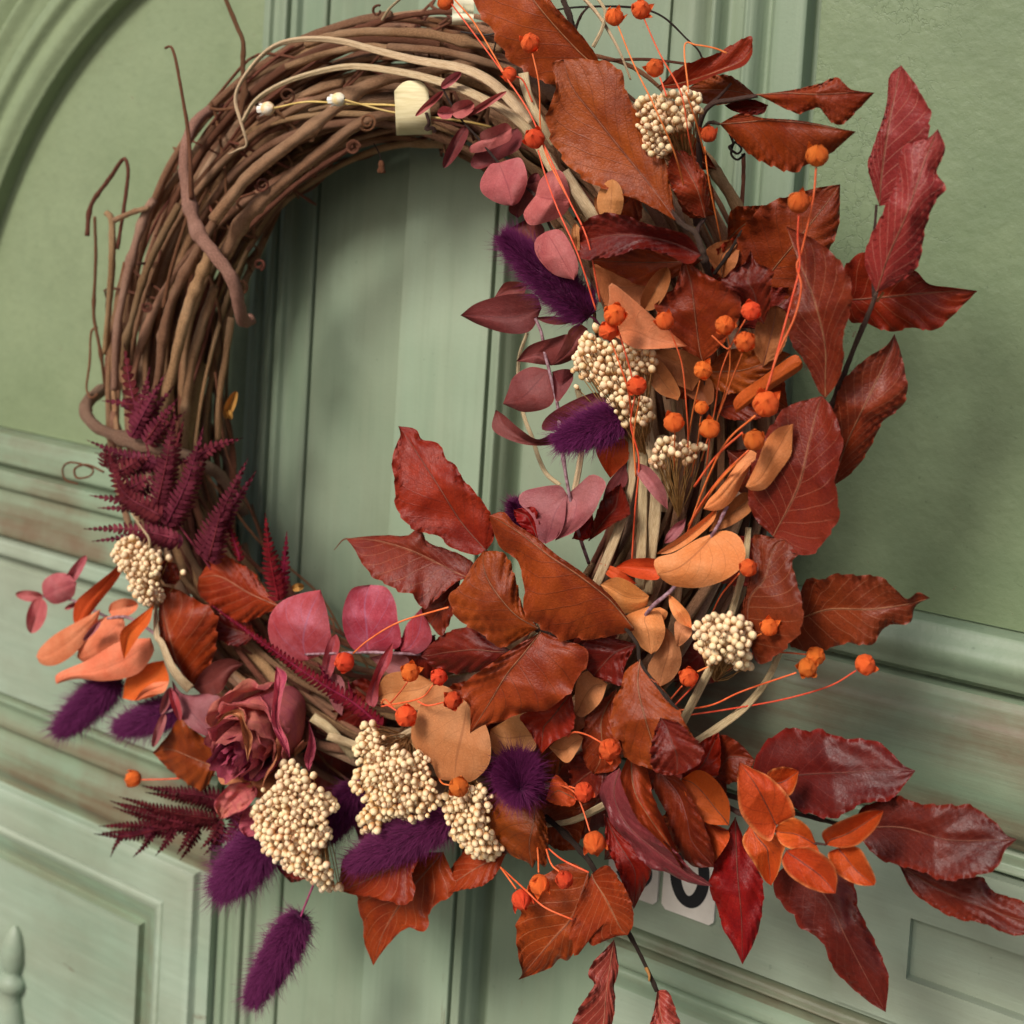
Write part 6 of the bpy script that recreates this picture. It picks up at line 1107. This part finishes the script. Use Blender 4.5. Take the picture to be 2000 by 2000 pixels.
for i, (f, dd) in enumerate([(0, 105)] + rows):
    for j in range(nrow):
        u = j / (nrow - 1); x0 = 770 + 67 * u; y0 = top_y[j]; y1 = 262 - 2 * u
        if i == 0: y = y0; f = 0
        else: y = (180 if f == 0 else 180 + (y1 - 180) * f)
        V.append((x0 + (4 * f if f else 0) * 1.0 + 3 * f * u, y, dd + 2.0 * math.sin(math.pi * u)))
V = np.array(V); Wt = P(V[:, 0], V[:, 1], V[:, 2]); Wb = P(V[:, 0], V[:, 1], V[:, 2] - 0.8); nr_ = len(V) // nrow
F = grid_faces(nr_, nrow); n0 = len(Wt); F2 = [tuple(reversed([a + n0 for a in f])) for f in F]
per = [j for j in range(nrow)] + [i * nrow + nrow - 1 for i in range(1, nr_)] + [(nr_ - 1) * nrow + j for j in range(nrow - 2, -1, -1)] + [i * nrow for i in range(nr_ - 2, 0, -1)]
F3 = [(per[i], per[i - 1], per[i - 1] + n0, per[i] + n0) for i in range(len(per))]
mesh_obj('card', np.vstack([Wt, Wb]), F + F2 + F3, 'tag', tg)
tube('tie_knot', [(832, 220, 106), (838, 240, 104), (832, 252, 104), (846, 250, 103), (850, 258, 102)], 3.4, 4.2, 'twig', tg, sides=6)
hk = thing('door_hook', 'shiny cream metal hanger hook at the top edge holding the wreath', 'hook', at(905, 40, 60))
Vh = []; hp_ = [(-330, 4), (-250, 6), (-160, 40), (-60, 82), (-20, 86), (8, 88), (24, 80), (34, 90), (44, 86), (48, 74)]
for y, dd in hp_:
    for x in (884, 905, 926): Vh.append((x - y * 0.03, y, dd + (1.5 if x == 905 else 0)))
Vh = np.array(Vh, float); A_ = P(Vh[:, 0], Vh[:, 1], Vh[:, 2]); B_ = P(Vh[:, 0], Vh[:, 1], Vh[:, 2] - 2.0); nn = len(A_)
Fh = grid_faces(len(hp_), 3); Fh = Fh + [tuple(a + nn for a in f[::-1]) for f in Fh] + [(3 * i + e, 3 * i + 3 + e, 3 * i + 3 + e + nn, 3 * i + e + nn) for i in range(len(hp_) - 1) for e in (0, 2)]
mesh_obj('strap', np.vstack([A_, B_]), Fh, 'brass', hk)
tube('wire', [(900, 62, 92), (925, 66, 94), (950, 68, 94), (972, 66, 92), (968, 84, 92), (962, 112, 88)], 1.8, 1.6, 'wire', hk, sides=6)

# ------------------------------------------------------------------ dried rose
rose = thing('dried_rose', 'dried dusty pink rose with crinkled curling petals at the lower left', 'rose', at(560, 1480, 84))
def petal(mat, base, tip, L, R, d, e=(5, 5), crk=1.0, seed=0): return leaf(rose, mat, base, tip, L, R, None, d, e, nv=6, ripple=0.9, tooth=0.0, crk=crk * 1.4, name='petal', nu=60, nc=22, seed=seed, slant=0.1)
RB, RH = at(560, 1378, 74), at(442, 1492, 134); rax = RH - RB; RLn = np.linalg.norm(rax); rax /= RLn
rn1 = np.cross(rax, [0, 0, 1.0]); rn1 /= np.linalg.norm(rn1); rn2 = np.cross(rax, rn1); rk = float(MPP(500.0, 1430.0, 100.0))
def rose_petal(k, phi, r0, r1, width, h0, h1, curl_, mat, seed):
    """one cupped petal standing round the flower axis; radii and heights in px / fractions of the bloom length"""
    rg = np.random.RandomState(seed); nu_, nv_ = 30, 26; U, S = np.meshgrid(np.linspace(0, 1, nu_), np.linspace(-1, 1, nv_), indexing='ij')
    edge = np.abs(S); top = 1.0 - 0.22 * edge ** 2.5 + 0.035 * np.sin(5 * S + rg.uniform(0, 6)) + 0.022 * np.sin(17 * S + rg.uniform(0, 6))
    H = h0 + (h1 - h0) * U * top; R_ = r0 + (r1 - r0) * np.sin(np.clip(U * 1.25, 0, 1) * math.pi / 2) ** 0.8
    rim = np.clip((U - 0.66) / 0.34, 0, 1); R_ = R_ + curl_ * rim ** 2 * (0.6 + 0.5 * np.sin(3 * S + rg.uniform(0, 6))); H = H - 0.10 * rim ** 3 * (curl_ > 6)
    sd = np.clip((edge - 0.75) / 0.25, 0, 1); R_ = R_ + 7 * sd ** 2 * rg.uniform(-0.4, 1.0)
    for _ in range(8): R_ = R_ + rg.uniform(0.8, 2.6) * np.sin(rg.uniform(2, 18) * U + rg.uniform(-13, 13) * S + rg.uniform(0, 6)) * (0.25 + U)
    wf = width * (0.55 + 0.45 * np.sin(np.clip(U * 1.3, 0, 1) * math.pi / 2)); A = phi + S * wf + 0.12 * np.sin(5 * U + rg.uniform(0, 6)) * edge
    W = RB + rax * (H * RLn)[..., None] + (rn1 * np.cos(A)[..., None] + rn2 * np.sin(A)[..., None]) * (R_ * rk)[..., None]
    return mesh_obj('petal', W.reshape(-1, 3), grid_faces(nu_, nv_), mat, rose, np.stack([U.ravel(), S.ravel() * 0.5 + 0.5], 1))
rrg = random.Random(4)
for k in range(20):
    f = k / 19.0; phi = k * 2.39996 + 0.3; r1 = 7 + 80 * f ** 0.85; tint = 'petalpink' if k < 7 else rrg.choice(['petal', 'petalpink', 'petal']) if k < 14 else rrg.choice(['petaltan', 'petal', 'petaltan'])
    rose_petal(k, phi, 6 + 40 * f, r1, 1.9 - 0.75 * f, -0.02, 1.02 - 0.26 * f ** 1.5 + rrg.uniform(-0.04, 0.04), (2 + 20 * f) * rrg.uniform(0.5, 1.3), tint, 50 + k)
petal('petalpink', (566, 1482), (538, 1302), [(544, 1446), (530, 1405), (534, 1360), (536, 1326)], [(562, 1446), (546, 1405), (552, 1356), (560, 1320)], (128, 130, 124), (3, 4), 0.6, 5)
petal('petaltan', (484, 1488), (416, 1424), [(474, 1440), (466, 1404), (444, 1398)], [(494, 1440), (480, 1412), (472, 1386), (440, 1392)], (132, 136, 130), (3, 3), 0.5, 6)
petal('petalpink', (604, 1508), (602, 1408), [(594, 1480), (604, 1440)], [(612, 1484), (616, 1446)], (108, 110, 108), (3, 3), 0.5, 8)
petal('petal', (500, 1530), (430, 1600), [(450, 1530), (418, 1570)], [(500, 1556), (460, 1590)], (104, 110, 106), (5, 6), 1.4, 10)
petal('petalpink', (512, 1560), (482, 1634), [(480, 1580), (466, 1612)], [(516, 1596), (504, 1628)], (98, 102, 100), (4, 4), 1.2, 12)
tube('stem', [(560, 1480, 84), (600, 1460, 76), (660, 1440, 66)], 5, 5, 'darktwig', rose)

# loose dry slivers
dl = thing('dried_sliver', 'small dry golden leaf scrap at the inner edge of the ring above the fern', 'dried leaf', at(450, 800, 60))
oval(dl, 'dryleaf', (440, 818), (462, 764), 11, 9, d=(60, 62, 60)); oval(dl, 'dryleaf', (444, 800), (452, 820), 6, 5, d=(62, 63, 62))
dl = thing('dried_sliver', 'tiny tan husk beside the crimson fern tip inside the ring', 'dried leaf', at(585, 1145, 80))
oval(dl, 'dryleaf', (570, 1150), (594, 1144), 8, 8, d=(84, 88, 84))
dl = thing('dried_sliver', 'small brown seed dangling on a thread below the top of the ring', 'dried leaf', at(730, 280, 70))
tube('thread', [(730, 280, 70), (740, 298, 70), (744, 314, 70)], 1.2, 1.2, 'darktwig', dl); tube('seed', [(744, 314, 70), (745, 326, 70), (745, 338, 70)], 5, 8, 'tendril', dl)
